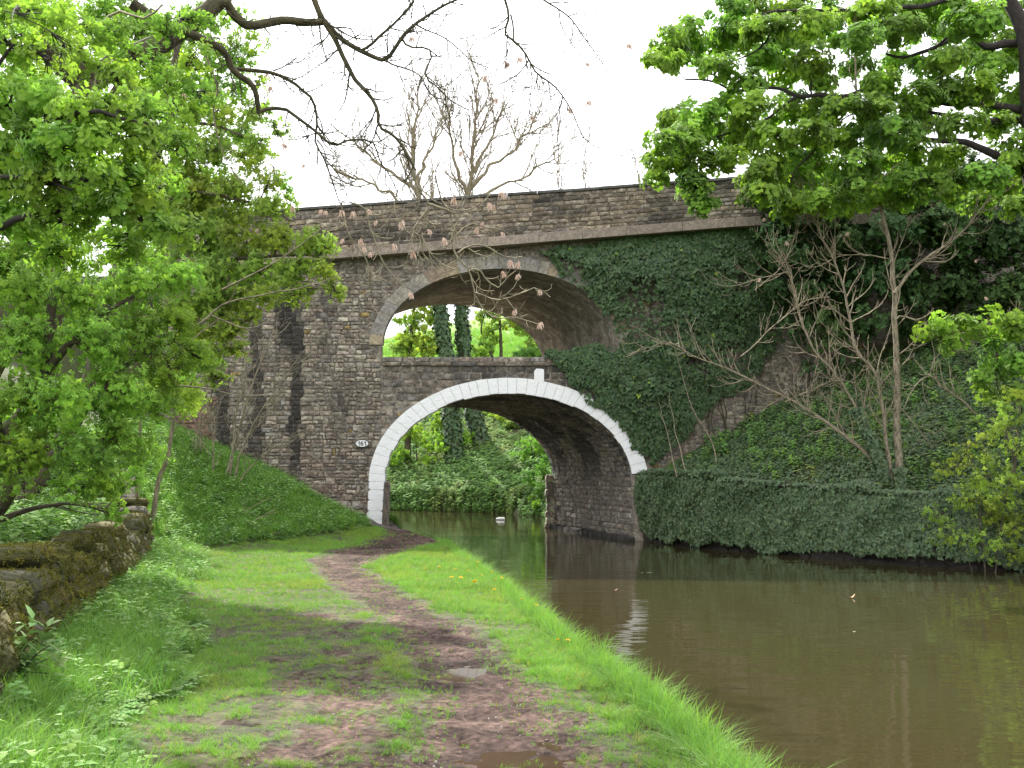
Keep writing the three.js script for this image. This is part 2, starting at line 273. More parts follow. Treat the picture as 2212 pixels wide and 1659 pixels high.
{
  // core walls
  const sh = new THREE.Shape(), N = 48; sh.moveTo(BX0, -1.3); sh.lineTo(LA.c.x - LA.a - .05, -1.3);
  for (let i = 0; i <= N; i++) { const t = Math.PI * (1 - i / N); sh.lineTo(LA.c.x + LA.a * Math.cos(t), LA.c.y + LA.b * Math.sin(t)); }
  sh.lineTo(LA.c.x + LA.a + .05, -1.3); sh.lineTo(BX1, -1.3); sh.lineTo(BX1, strBot(BX1) + .02);
  for (const x of [8, 6, 0]) sh.lineTo(x, strBot(x) + .02); sh.lineTo(BX0, strBot(BX0) + .02);
  const ho = new THREE.Path(); ho.moveTo(UA.c.x - UA.a, SILL); ho.lineTo(UA.c.x + UA.a, SILL);
  for (let i = 0; i <= N; i++) { const t = Math.PI * i / N; ho.lineTo(UA.c.x + UA.a * Math.cos(t), UA.c.y + UA.b * Math.sin(t)); }
  sh.holes.push(ho);
  const g = new THREE.ExtrudeGeometry(sh, { depth: DEEP, bevelEnabled: false, curveSegments: 1 });
  const p = g.attributes.position; for (let i = 0; i < p.count; i++) { const s = DEEP - p.getZ(i); p.setX(i, p.getX(i) - SKEW * s); p.setZ(i, Z0 - s); }
  g.computeVertexNormals();
  const core = part('wall_core', g, [M.mortar, M.soffit], bridge);
  // stains that run down the wall from the road drains
  const stainAt = (x, y) => {
    let d = 0; const run = (cx, w, y0, y1, k) => { const xx = cx + 0.12 * (fbm(y * 1.2, cx, 161, 3) - .5); d = Math.max(d, k * smooth(w, w * 0.55, Math.abs(x - xx) + .1 * (fbm(x * 5, y * 2, 163, 3) - .5)) * smooth(y0 - .6, y0 + .3, y) * smooth(y1 + .6, y1 - .3, y)); };
    const S = (px, py) => W(px, py, 30); run(S(622, 600).x, 0.42, S(0, 760).y, S(0, 560).y, 1); run(S(640, 800).x, 0.22, S(0, 1010).y, S(0, 700).y, .95); run(S(550, 900).x, 0.26, S(0, 1020).y, S(0, 700).y, .85);
    run(S(480, 900).x, 0.3, S(0, 1000).y, S(0, 820).y, .9); run(S(705, 650).x, 0.25, S(0, 800).y, S(0, 560).y, .45); run(S(730, 880).x, .35, S(0, 930).y, S(0, 850).y, .5); return d;
  };
  const front = (x, y, d) => V(x, y, Z0 + d);
  const left = new Stones(), spandrel = new Stones();
  const seam = W(823, 800, 30).x;
  const lay = (x0, x1, ya, yb) => {
    const h = yb - ya, ym = (ya + yb) / 2; if (yb > strBot((x0 + x1) / 2) - 0.01) return;
    if (x0 >= seam && ym > 3.5 && ym < SILL && x0 < 3) return;                 // the coursed spandrel is laid below
    const l = openHalf(LA, 0.22, ym, -9), u = openHalf(UA, 0.2, ym, SILL + .001);
    for (const [E, k] of [[LA, l], [UA, u]]) { if (!k) continue; const a = E.c.x - k, b = E.c.x + k; if (x0 >= a && x1 <= b) return; else if (x0 < a && x1 > a) x1 = a; else if (x0 < b && x1 > b) x0 = b; }
    if (x1 - x0 < 0.06) return;
    const xc = (x0 + x1) / 2; if (xc > 3.7 && ym < H(xc, Z0 + 0.1) - 0.2) return; if (xc < -3.6 && ym < H(xc, Z0 + .1) - .25) return;
    let c = tone(1.0); const n = fbm(xc * 1.1, ym * 1.1, 165, 3), red = smooth(0.55, 0.7, fbm(xc * 1.5 + 7, ym * 1.5, 167, 3)) * rs();
    c = mix3(c, [0.27, 0.16, 0.125], red * 0.7 * smooth(3.5, 0.5, ym)); c = c.map((v) => v * (0.75 + 0.5 * n));
    if (rs() < 0.012) c = [0.42, 0.31, 0.13]; if (xc > -9.4 && xc < -8.3 && ym < 3.6) c = mix3(c, [0.30, 0.12, 0.085], .7);
    c = mix3(c, [0.035, 0.032, 0.032], stainAt(xc, ym) * 0.92);
    const st = stainAt(xc, ym), g2 = st > .35 ? -0.006 : 0.004 + 0.007 * rs(), vis = xc < 1.6 && xc > -8;
    (xc < seam ? left : spandrel).add(block(x0 + g2, x1 - g2, ya + g2, yb - g2, 0.026), front, -0.02, 0.006 + 0.024 * rs() + (xc < seam ? 0.02 : 0), c, vis ? 0 : -9);
  };
  for (let y = -0.4; y < 9.4;) {                                               // rough rubble: lifts broken into one, two or three stones
    const h = 0.17 + 0.1 * rs();
    for (let x = BX0 + rs() * 0.2; x < 10;) {
      let w = 0.15 + 0.22 * rs(); if (x < seam && x + w > seam - 0.12) w = seam - x;
      const k = rs(), m = y + h * (0.36 + 0.28 * rs()), v = x + w * (0.38 + 0.24 * rs());
      if (k < 0.12) lay(x, x + w, y, y + h);
      else if (k < 0.5) { lay(x, x + w, y, m); lay(x, x + w, m, y + h); }
      else if (k < 0.72) { lay(x, x + w, y, m); lay(x, v, m, y + h); lay(v, x + w, m, y + h); }
      else if (k < 0.9) { lay(x, v, y, m); lay(v, x + w, y, m); lay(x, x + w, m, y + h); }
      else { lay(x, v, y, y + h); lay(v, x + w, y, m); lay(v, x + w, m, y + h); }
      x += w;
    }
    y += h;
  }
  // coursed blocks over the lower ring, a thin course and a flat coping under the opening
  const courses = [[3.0, .2], [3.2, 0.21], [3.41, 0.2], [3.61, 0.19], [3.8, 0.2], [4.0, 0.2], [4.2, 0.19]]; const y1c = SILL - 0.24; for (const c of courses) c[0] += y1c - 4.39;
  for (const [cy, ch] of courses) {
    if (cy < 3.5) continue;
    let x = seam + 0.02; while (x < 3.1) {
      const w = 0.22 + 0.26 * rs(); let x0 = x, x1 = Math.min(3.1, x + w); x = x1; const ym = cy + ch / 2, l = openHalf(LA, 0.22, ym, -9), a = LA.c.x - l, b = LA.c.x + l;
      if (l) { if (x0 >= a && x1 <= b) continue; if (x0 < a && x1 > a) x1 = a; else if (x0 < b && x1 > b) x0 = b; } if (x1 - x0 < 0.07) continue;
      const dk = smooth(-2.6, -1.2, x0) * 0.5; spandrel.add(block(x0 + .01, x1 - .01, cy + .012, cy + ch - .008, 0.012), front, -0.02, 0.015 + 0.025 * rs(), mix3(tone(0.85), [0.06, 0.058, 0.062], dk + .25 * rs()), x0 < 2 ? 0 : -9);
    }
  }
  const coping = new Stones();
  for (let x = seam + .02; x < 3.1;) { const w = 0.35 + 0.5 * rs(); coping.add(block(x + .006, Math.min(3.1, x + w) - .006, y1c + .004, y1c + .105, 0.01), front, -0.02, 0.085, tone(0.8)); x += w; }
  for (let x = seam + .02; x < 3.1;) { const w = 0.3 + 0.4 * rs(); coping.add(block(x + .008, Math.min(3.1, x + w) - .008, y1c + .11, SILL + .012 - (x > 1.6 ? .03 : 0), 0.012), front, -0.3, 0.05, tone(1.0)); x += w; }
  const leftWall = branch('abutment_wall', bridge);
  left.build(leftWall, 'stone', M.stone); spandrel.build(core, 'spandrel_stone', M.stone, 160); coping.build(core, 'coping_stone', M.stone);

  // the painted lower ring
  const ring = branch('lower_arch', bridge);
  const vs = new Stones(), arc = (E, grow, t) => [E.c.x + (E.a + grow) * Math.cos(t), E.c.y + (E.b + grow) * Math.sin(t)];
  const arcSteps = (E, step, t0, t1) => { const out = [t0]; let t = t0; for (;;) { const k = Math.hypot((E.a) * Math.sin(t), (E.b) * Math.cos(t)); t -= step * (0.8 + 0.4 * rs()) / k; if (t < t1 + 0.02) break; out.push(t); } out.push(t1); return out; };
  const lt = arcSteps(LA, 0.235, Math.PI, 0.085);
  for (let i = 0; i + 1 < lt.length; i++) { const e = 0.0007, a = lt[i] - e, b = lt[i + 1] + e, w = LA.w + (rs() - .5) * 0.012, inn = -0.012 + (rs() - .5) * .035; vs.add([arc(LA, inn, a), arc(LA, LA.w * .5, a), arc(LA, w, a), arc(LA, w, (a + b) / 2), arc(LA, w, b), arc(LA, LA.w * .5, b), arc(LA, inn, b), arc(LA, inn, (a + b) / 2)].reverse().map(([x, yy]) => [x, yy]), front, -0.25, 0.085 + 0.008 * rs(), [1, 1, 1], 0, .1); }
  for (let yy = LA.c.y; yy > -0.25;) { const h = 0.2 + 0.12 * rs(), o = (LA.c.y - yy) * 0.05; vs.add(block(LA.c.x - LA.a - LA.w - o + .004, LA.c.x - LA.a + .012 - o * .8, yy - h + .002, yy - .002, 0.006), front, -0.25, 0.085 + 0.008 * rs(), [1, 1, 1], 0, .1); yy -= h; }
  vs.build(ring, 'white_voussoir', M.white);
  { const a = W(1154, 825, 30), b = W(1175, 797, 30), mk = new Stones(); mk.add(block(a.x, b.x, a.y, b.y, .008), front, -0.02, 0.09, [1, 1, 1], 0, .1); mk.build(ring, 'white_painted_block', M.white); }
  // the dressed upper ring
  const us = new Stones(), ut = arcSteps(UA, 0.285, Math.PI, 0.0), upper = branch('upper_arch', bridge);
  for (let i = 0; i + 1 < ut.length; i++) { const e = 0.0012, a = ut[i] - e, b = ut[i + 1] + e, c = [[0.42, 0.38, 0.31], [0.36, 0.335, 0.30], [0.46, 0.37, 0.25], [0.34, 0.31, 0.28], [0.44, 0.41, 0.37], [0.37, 0.28, 0.2]][Math.floor(rs() * 6)], w = UA.w + (rs() - .5) * .04; us.add([arc(UA, 0, a), arc(UA, w, a), arc(UA, w, (a + b) / 2), arc(UA, w, b), arc(UA, 0, b), arc(UA, 0, (a + b) / 2)].reverse(), front, -0.25, 0.055 + 0.01 * rs(), c.map((v) => v * 1.15), 0, .1); }
  us.build(upper, 'voussoir', M.dressed);

  // lining of the lower barrel, right-hand side as seen from the towpath
  const len = []; { let L = 0, prev = arc(LA, 0, Math.PI * .62); for (let i = 1; i <= 240; i++) { const t = Math.PI * .62 * (1 - i / 240), q = arc(LA, 0, t); L += Math.hypot(q[0] - prev[0], q[1] - prev[1]); len.push([L, t]); prev = q; } }
  const total = len[len.length - 1][0];
  const inside = (s, q, d) => { let x, yy, nx, ny; if (q > total) { x = LA.c.x + LA.a; yy = LA.c.y - (q - total); nx = -1; ny = 0; x += 0.02 * (q - total); } else { let i = 0; while (len[i][0] < q && i < len.length - 1) i++; const t = len[i][1]; [x, yy] = arc(LA, 0, t); nx = -Math.cos(t) / LA.a; ny = -Math.sin(t) / LA.b; const l = Math.hypot(nx, ny); nx /= l; ny /= l; } return V(x - SKEW * s + nx * d, yy + ny * d, Z0 - s); };
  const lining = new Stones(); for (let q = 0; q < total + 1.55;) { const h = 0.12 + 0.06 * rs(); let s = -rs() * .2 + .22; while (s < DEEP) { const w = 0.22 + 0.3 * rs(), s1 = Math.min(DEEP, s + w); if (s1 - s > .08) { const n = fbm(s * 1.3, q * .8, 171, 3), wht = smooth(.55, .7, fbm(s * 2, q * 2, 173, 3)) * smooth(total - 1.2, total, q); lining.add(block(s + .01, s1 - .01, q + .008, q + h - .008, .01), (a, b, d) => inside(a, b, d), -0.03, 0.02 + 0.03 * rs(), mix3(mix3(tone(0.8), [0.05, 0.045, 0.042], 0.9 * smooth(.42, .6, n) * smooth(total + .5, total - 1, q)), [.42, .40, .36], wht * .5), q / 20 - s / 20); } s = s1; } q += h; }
  const barrel = branch('lower_barrel', bridge);
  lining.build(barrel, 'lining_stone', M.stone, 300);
  // dark footing ledge at the water line
  const foot = new Stones(); for (let s = -0.1; s < DEEP;) { const w = 0.3 + .3 * rs(); foot.add(block(s + .008, s + w - .008, WATER - .3, WATER + .1 + .05 * rs(), .015), (a, b, d) => V(LA.c.x + LA.a - SKEW * a + 0.02 - d, b, Z0 - a), 0, 0.16, [0.05, 0.045, 0.042]); s += w; } foot.build(barrel, 'footing_stone', M.stone);
  // far ring end, daylight at the mouth put into its paler stone colour
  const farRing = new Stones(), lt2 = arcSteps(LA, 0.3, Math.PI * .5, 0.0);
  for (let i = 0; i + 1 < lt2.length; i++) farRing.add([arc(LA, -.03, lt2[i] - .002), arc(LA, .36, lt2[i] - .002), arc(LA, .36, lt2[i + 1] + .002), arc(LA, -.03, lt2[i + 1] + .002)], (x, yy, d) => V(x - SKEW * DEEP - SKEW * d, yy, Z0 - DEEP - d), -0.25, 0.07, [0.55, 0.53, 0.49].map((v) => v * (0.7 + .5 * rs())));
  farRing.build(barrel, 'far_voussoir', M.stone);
  // stone post at the far mouth
  { const q = new Stones(), xr = LA.c.x + LA.a - SKEW * DEEP + .05; for (let yy = -.6; yy < 1.4;) { const h = .16 + .12 * rs(), o = .05 * rs(); q.add(block(xr - .3 - o, xr, yy + .006, yy + h - .006, .02), (x, y, d) => V(x, y, Z0 - DEEP - .35 + d), 0, .3 + .04 * rs(), tone(1.25)); yy += h; } q.build(barrel, 'far_quoin', M.stone); }
  // deck
  const top = new THREE.Shape(); top.moveTo(BX0, strBot(BX0)); for (const x of [-2, 5.5, 8, BX1]) top.lineTo(x, strBot(x)); for (const x of [BX1, 8, 5.5, -2, BX0]) top.lineTo(x, strBot(x) + .22);
  const dg = new THREE.ExtrudeGeometry(top, { depth: DEEP - 1, bevelEnabled: false }); { const q = dg.attributes.position; for (let i = 0; i < q.count; i++) { const s = DEEP - .5 - q.getZ(i); q.setX(i, q.getX(i) - SKEW * s); q.setZ(i, Z0 - s); } dg.computeVertexNormals(); }
  part('road_deck', dg, M.mortar, bridge);
  // string course and parapet
  const prism = (x0, x1, ya, yb, z0, z1) => { const s = new THREE.Shape(), n = Math.max(1, Math.ceil((x1 - x0) / 1.5)), at = (i) => lerp(x0, x1, i / n); s.moveTo(x0, ya(x0)); for (let i = 1; i <= n; i++) s.lineTo(at(i), ya(at(i))); for (let i = n; i >= 0; i--) s.lineTo(at(i), yb(at(i))); return new THREE.ExtrudeGeometry(s, { depth: z1 - z0 - .02, bevelEnabled: true, bevelSize: .008, bevelThickness: .01, bevelOffset: -.008, bevelSegments: 1 }).translate(0, 0, z0 + .01); };
  const paint = (g, c) => { const n = g.attributes.position.count, a = new Float32Array(n * 3); for (let i = 0; i < n; i++) a.set(c, i * 3); g.setAttribute('color', new THREE.BufferAttribute(a, 3)); return g; };
  const str = part('string_course', prism(BX0, BX1, (x) => strBot(x) + .05, (x) => strTop(x) - .05, Z0 - .1, Z0 + .36), M.mortar, bridge);
  for (let x = BX0; x < BX1;) { const w = 1.1 + 0.5 * rs(), k = .85 + .3 * rs(); part('string_course_slab', paint(prism(x + .004, x + w - .004, strBot, strTop, Z0 - 0.1, Z0 + .40 + .006 * rs()), [0.41 * k, 0.335 * k, 0.27 * k]), M.dressed, str); x += w; }
  const par = part('parapet', prism(BX0, BX1, (x) => strTop(x) + .002, (x) => parTop(x) - .07, Z0 - .12, Z0 + .27), M.mortar, bridge);
  const ps = new Stones(); const PH = 9; for (let k = 0; k < PH; k++) { let x = BX0; while (x < 12) { const w = 0.2 + 0.33 * rs() * (0.5 + rs()); const x1 = x + w, xc = (x + x1) / 2, b0 = strTop(xc), hh = parTop(xc) - .07 - b0, j = (rs() - .5) * .02; const ya = b0 + hh * k / PH, yb = b0 + hh * (k + 1) / PH, f = (yb - ya); const sl = (strTop(xc + .1) - strTop(xc - .1)) / .2;
    ps.add(block(x + .008, x1 - .008, 0.007, f - .007, .012), (a, b, d) => V(a, ya + b + sl * (a - xc), Z0 + 0.25 + d), 0, 0.04 + .03 * rs(), mix3(mix3(tone(.95), [.40, .31, .19], .55 * rs()), [0.07, 0.062, 0.056], smooth(.45, .68, fbm(xc * .9, ya * 2, 181, 3)) * .75 + (k > PH - 3 ? .3 * rs() : 0)), xc > -6.4 && xc < 6.6 ? 0 : -9); x = x1; } }
  ps.build(par, 'parapet_stone', M.stone, 300);
  for (let x = BX0; x < BX1;) { const w = 0.6 + 0.5 * rs(), k = .7 + .4 * rs(), dy = .012 * (rs() - .5); part('parapet_cap', paint(prism(x + .005, x + w - .005, (q) => parTop(q) - .068 + dy, (q) => parTop(q) + .012 + dy, Z0 - .16, Z0 + .33 + .012 * rs()), [0.15 * k, 0.14 * k, 0.125 * k]), M.dressed, par); x += w; }
  part('far_parapet', prism(BX0, BX1, (x) => strBot(x), (x) => parTop(x) - .1, Z0 - DEEP - .2, Z0 - DEEP + .2).translate(-SKEW * DEEP, 0, 0), M.mortar, bridge);
}
// oval number plate
{
  const font = await new FontLoader().loadAsync('fonts/droid/droid_sans_regular.typeface.json').catch(() => new FontLoader().loadAsync('fonts/droid/droid_sans_bold.typeface.json'));
  const p = W(782, 958, 29.88), t = thing('bridge_number_plate', 'white oval plate numbered 161 fixed left of the white painted arch', 'sign', V(p.x, p.y, Z0 + 0.1));
  const oval = (a, b, d, z) => { const s = new THREE.Shape(); s.absellipse(0, 0, a, b, 0, 2 * Math.PI); return new THREE.ExtrudeGeometry(s, { depth: d, bevelEnabled: true, bevelSize: .003, bevelThickness: .003, bevelSegments: 2, curveSegments: 40 }).translate(0, 0, z); };
  part('rim', oval(0.188, 0.104, 0.012, 0), M.black, t); part('plate', oval(0.172, 0.09, 0.008, 0.012), std({ color: lin(.8, .8, .8), roughness: .35 }), t);
  let x = 0; const glyphs = []; for (const ch of '161') { const g = new TextGeometry(ch, { font, size: 0.112, depth: 0.004, curveSegments: 6, bevelEnabled: true, bevelSize: .004, bevelThickness: .001 }); g.computeBoundingBox(); const w = g.boundingBox.max.x - g.boundingBox.min.x; g.translate(x - g.boundingBox.min.x, -0.056, 0.024); glyphs.push(g); x += w + .022; }
  for (const g of glyphs) part('digit', g.translate(-x / 2 + .011, 0, 0), M.black, t);
}
// guard post at the foot of the arch
{
  const b = W(832, 1142, 29.45), t = thing('guard_post', 'square grey wooden post standing against the white arch foot', 'post', V(b.x, b.y - .05, b.z)); t.rotation.y = .3; t.rotation.z = -.035;
  const taper = (a, c, h, y) => { const g = new THREE.CylinderGeometry(a / Math.SQRT2, c / Math.SQRT2, h, 4, 4).rotateY(Math.PI / 4).translate(0, y + h / 2, 0).toNonIndexed(); g.computeVertexNormals(); return g; };
  part('shaft', taper(.15, .17, 1.28, 0), M.post, t); part('band', taper(.166, .166, .025, 1.18), M.iron, t); part('cap', taper(.05, .15, .05, 1.281), M.post, t); part('bolt', new THREE.SphereGeometry(.022, 8, 6).translate(0, 1.35, 0), M.iron, t);
}

// ---------------------------------------------------------------- plants: wood, leaves
class Wood {
  constructor(seed) { this.pos = []; this.nor = []; this.uv = []; this.idx = []; this.r = rng(seed); this.skel = []; this.tips = []; }
  tube(P, R) {
    const n = P.length, sides = R[0] < 0.006 ? 3 : R[0] < 0.02 ? 4 : R[0] < 0.06 ? 6 : 10, b0 = this.pos.length / 3;
    let T = P[1].clone().sub(P[0]).normalize(), N = Math.abs(T.y) < 0.9 ? V(0, 1, 0) : V(1, 0, 0); N = N.cross(T).normalize(); let L = 0; const ou = this.r(), ov = this.r() * 5;
    for (let i = 0; i < n; i++) {
      const t = P[Math.min(n - 1, i + 1)].clone().sub(P[Math.max(0, i - 1)]).normalize(); N.addScaledVector(t, -N.dot(t)).normalize(); const B = t.clone().cross(N); if (i) L += P[i].distanceTo(P[i - 1]);
      for (let k = 0; k <= sides; k++) { const a = k / sides * 2 * Math.PI, lump = R[i] > .05 ? 1 + .12 * (noise(k % sides * 1.7 + ov * 9, L * 3, 191) - .5) : 1, c = Math.cos(a), s = Math.sin(a), nx = N.x * c + B.x * s, ny = N.y * c + B.y * s, nz = N.z * c + B.z * s; this.pos.push(P[i].x + nx * R[i] * lump, P[i].y + ny * R[i] * lump, P[i].z + nz * R[i] * lump); this.nor.push(nx, ny, nz); this.uv.push(ou + a * Math.max(R[0], .01) * 1.0, ov + L); }
    }
    const w = sides + 1; for (let i = 0; i + 1 < n; i++) for (let k = 0; k < sides; k++) { const a = b0 + i * w + k; this.idx.push(a, a + 1, a + w, a + 1, a + w + 1, a + w); }
  }
  // a limb through given points, slightly wandering; remembered as skeleton for later boughs
  limb(pts, r0, r1, wob = 0.03, keep = true) {
    const c = new THREE.CatmullRomCurve3(pts, false, 'centripetal'), L = c.getLength(), n = Math.max(3, Math.min(60, Math.ceil(L / Math.max(0.12, r0 * 1.5)))), P = [], R = [];
    const s = this.r() * 50; for (let i = 0; i <= n; i++) { const t = i / n, p = c.getPointAt(t), f = wob * Math.min(1, t * 6) * Math.min(1, L); p.x += f * (noise(t * L * 2.3, s, 193) - .5) * 2; p.y += f * (noise(t * L * 2.3, s + 9, 194) - .5) * 2; p.z += f * (noise(t * L * 2.3, s + 17, 195) - .5) * 2; P.push(p); R.push(lerp(r0, r1, Math.pow(t, 0.85))); }
    this.tube(P, R); const out = { P, R, L }; if (keep) for (let i = 0; i <= n; i++) this.skel.push({ p: P[i], r: R[i], t: P[Math.min(n, i + 1)].clone().sub(P[Math.max(0, i - 1)]).normalize() }); return out;
  }
  // side shoots, again and again
  sprout(path, o, lvl = 0) {
    const r = this.r, n = Math.round(path.L * o.per[lvl] * (0.8 + 0.4 * r())) || (r() < path.L * o.per[lvl] ? 1 : 0);
    for (let k = 0; k < n; k++) {
      const t = lerp(lvl ? 0.12 : (o.from ?? 0.2), 1, (k + r()) / n), i = Math.min(path.P.length - 2, Math.floor(t * (path.P.length - 1))), p0 = path.P[i].clone().lerp(path.P[i + 1], t * (path.P.length - 1) - i), T = path.P[i + 1].clone().sub(path.P[i]).normalize();
      const ax = V(r() - .5, r() - .5, r() - .5).cross(T).normalize(), d = T.clone().applyAxisAngle(ax, o.ang * (0.6 + 0.8 * r())); d.y += (o.up ?? 0) * r(); if (o.flat) d.z *= o.flat; d.normalize();
      const L = o.len[lvl] * (0.45 + 0.9 * r()) * (1 - 0.45 * t), seg = Math.max(3, Math.min(7, Math.ceil(L / 0.09))), P = [p0], q = p0.clone(), r0 = Math.min(path.R[i] * 0.75, o.rad[lvl]);
      for (let s = 1; s <= seg; s++) { d.x += (r() - .5) * (o.jit ?? .35); d.y += (r() - .5) * (o.jit ?? .35) + lerp(-(o.droop ?? 0), o.curl ?? 0, s / seg); d.z += (r() - .5) * (o.jit ?? .35); d.normalize(); q.addScaledVector(d, L / seg); P.push(q.clone()); }
      const R = P.map((_, s) => lerp(r0, Math.max(r0 * .35, o.tip ?? 0.002), s / seg)); this.tube(P, R); const kid = { P, R, L };
      if (lvl + 1 < o.per.length) this.sprout(kid, o, lvl + 1); else this.tips.push({ p: q.clone(), d: d.clone(), P });
    }
  }
  // a bough from the nearest limb into a clump of foliage, twigs through the clump, places for sprigs
  clump(c, rad, n, o = {}) {
    const r = this.r; let best = null, bd = 1e9; for (const s of this.skel) { const d = s.p.distanceTo(c) + (s.p.y > c.y ? 0.5 * (s.p.y - c.y) : 0); if (d < bd) { bd = d; best = s; } }
    const out = []; const L = best.p.distanceTo(c), mid = best.p.clone().lerp(c, 0.5).add(V((r() - .5) * .15 * L, (o.arch ?? .1) * L, (r() - .5) * .15 * L)), rb = Math.min(best.r * 0.8, 0.012 + 0.018 * L);
    const bough = this.limb([best.p, mid, c], rb, 0.006, 0.04), kids = o.kids ?? 9;
    const place = () => { let v; do v = V(r() * 2 - 1, r() * 2 - 1, r() * 2 - 1); while (v.lengthSq() > 1); const k = Math.pow(v.length(), -0.35); return V(c.x + v.x * k * rad.x, c.y + v.y * k * rad.y, c.z + v.z * k * rad.z); };
    for (let k = 0; k < kids; k++) {
      const i = Math.floor(bough.P.length * (0.45 + 0.5 * r())), a = bough.P[Math.min(bough.P.length - 1, i)], e = place(), m = a.clone().lerp(e, .5).add(V(0, .1 * rad.y, 0)), tw = this.limb([a, m, e], 0.006, 0.002, 0.05, false);
      const per = Math.ceil(n / kids); for (let q = 0; q < per; q++) { const t = 0.25 + 0.75 * Math.sqrt(r()), j = Math.min(tw.P.length - 2, Math.floor(t * (tw.P.length - 1))), p = tw.P[j].clone().lerp(tw.P[j + 1], r()); const sp = 0.5 * Math.min(rad.x, rad.y) * Math.pow(r(), .6); p.add(V((r() - .5) * 2 * sp, (r() - .5) * 1.6 * sp, (r() - .5) * 2 * sp)); const d = p.clone().sub(c).normalize().add(V((r() - .5), (r() - .5) + (o.up ?? .1), (r() - .5))).normalize(); out.push({ p, d }); }
    }
    return out;
  }
  build(parent, mat, name = 'trunk') { const g = new THREE.BufferGeometry(); g.setAttribute('position', new THREE.Float32BufferAttribute(this.pos, 3)); g.setAttribute('normal', new THREE.Float32BufferAttribute(this.nor, 3)); g.setAttribute('uv', new THREE.Float32BufferAttribute(this.uv, 2)); g.setIndex(this.idx); return part(name, g, mat, parent); }
}
// leaf shapes: a fan about the middle of the blade; outline as (along, half width)
class Leaves {
  constructor() { this.pos = []; this.idx = []; }
  leaf(base, axis, nrm, len, wid, outline, fold = 0.25, droop = 0.2) {
    const side = axis.clone().cross(nrm).normalize(), b = this.pos.length / 3, pt = (u, w) => { const p = base.clone().addScaledVector(axis, u * len).addScaledVector(side, w * wid).addScaledVector(nrm, (Math.abs(w) * fold * wid) - droop * len * u * u); this.pos.push(p.x, p.y, p.z); };
    pt(0.45, 0); for (const [u, w] of outline) pt(u, w); for (let i = outline.length - 1; i >= 0; i--) if (Math.abs(outline[i][1]) > 1e-6) pt(outline[i][0], -outline[i][1]); const n = this.pos.length / 3 - b - 1; for (let i = 0; i < n; i++) this.idx.push(b, b + 1 + i, b + 1 + (i + 1) % n);
  }
  blade(base, az, lean, h, w, bend) { const d = V(Math.cos(az), 0, Math.sin(az)), s = V(-Math.sin(az), 0, Math.cos(az)), b = this.pos.length / 3, N = 3; for (let i = 0; i <= N; i++) { const t = i / N, p = base.clone().addScaledVector(d, lean * t * h + bend * t * t * h); p.y += h * t * (1 - .25 * bend * t); const ww = w * (1 - t * t) * .5; if (i < N) { this.pos.push(p.x + s.x * ww, p.y, p.z + s.z * ww, p.x - s.x * ww, p.y, p.z - s.z * ww); } else this.pos.push(p.x, p.y, p.z); } for (let i = 0; i < N - 1; i++) { const a = b + i * 2; this.idx.push(a, a + 1, a + 2, a + 1, a + 3, a + 2); } const a = b + (N - 1) * 2; this.idx.push(a, a + 1, a + 2); }
  geo() { const g = new THREE.BufferGeometry(); g.setAttribute('position', new THREE.Float32BufferAttribute(this.pos, 3)); g.setIndex(this.idx); g.computeVertexNormals(); return g; }
}
const OVATE = [[0, 0], [0.22, 0.42], [0.55, 0.5], [0.85, 0.24], [1, 0]], LANCE = [[0, 0], [0.3, 0.5], [0.7, 0.32], [1, 0]];
const THORN = [[0, 0], [0.3, 0.5], [0.42, 0.28], [0.66, 0.46], [0.76, 0.2], [1, 0]];
const PALM = [[0, 0], [0.05, 0.42], [0.2, 0.62], [0.3, 0.36], [0.62, 0.56], [0.66, 0.26], [1, 0]];
const IVY = [[0, 0], [-0.08, 0.35], [0.22, 0.55], [0.42, 0.3], [1, 0]];
const gr = rng(5);
function sprig(n, len, wid, outline, { stem = 0.1, spread = 0.9, r = gr, fold = .25, droop = .25, petiole = 0 } = {}) {
  const L = new Leaves(); for (let i = 0; i < n; i++) { const a = i * 2.4 + r() * .8, out = V(Math.cos(a), 0, Math.sin(a)), ax = out.clone().multiplyScalar(spread).add(V(0, 1.05 - spread * .6 + .3 * (r() - .5), 0)).normalize(); const nrm = V(0, 1, 0).addScaledVector(ax, -ax.y).normalize().add(V((r() - .5) * .6, 0, (r() - .5) * .6)).normalize(); L.leaf(V(0, stem * (i / n), 0).addScaledVector(ax, petiole), ax, nrm, len * (0.7 + .5 * r()), wid * (0.7 + .5 * r()), outline, fold, droop); } return L.geo();
}
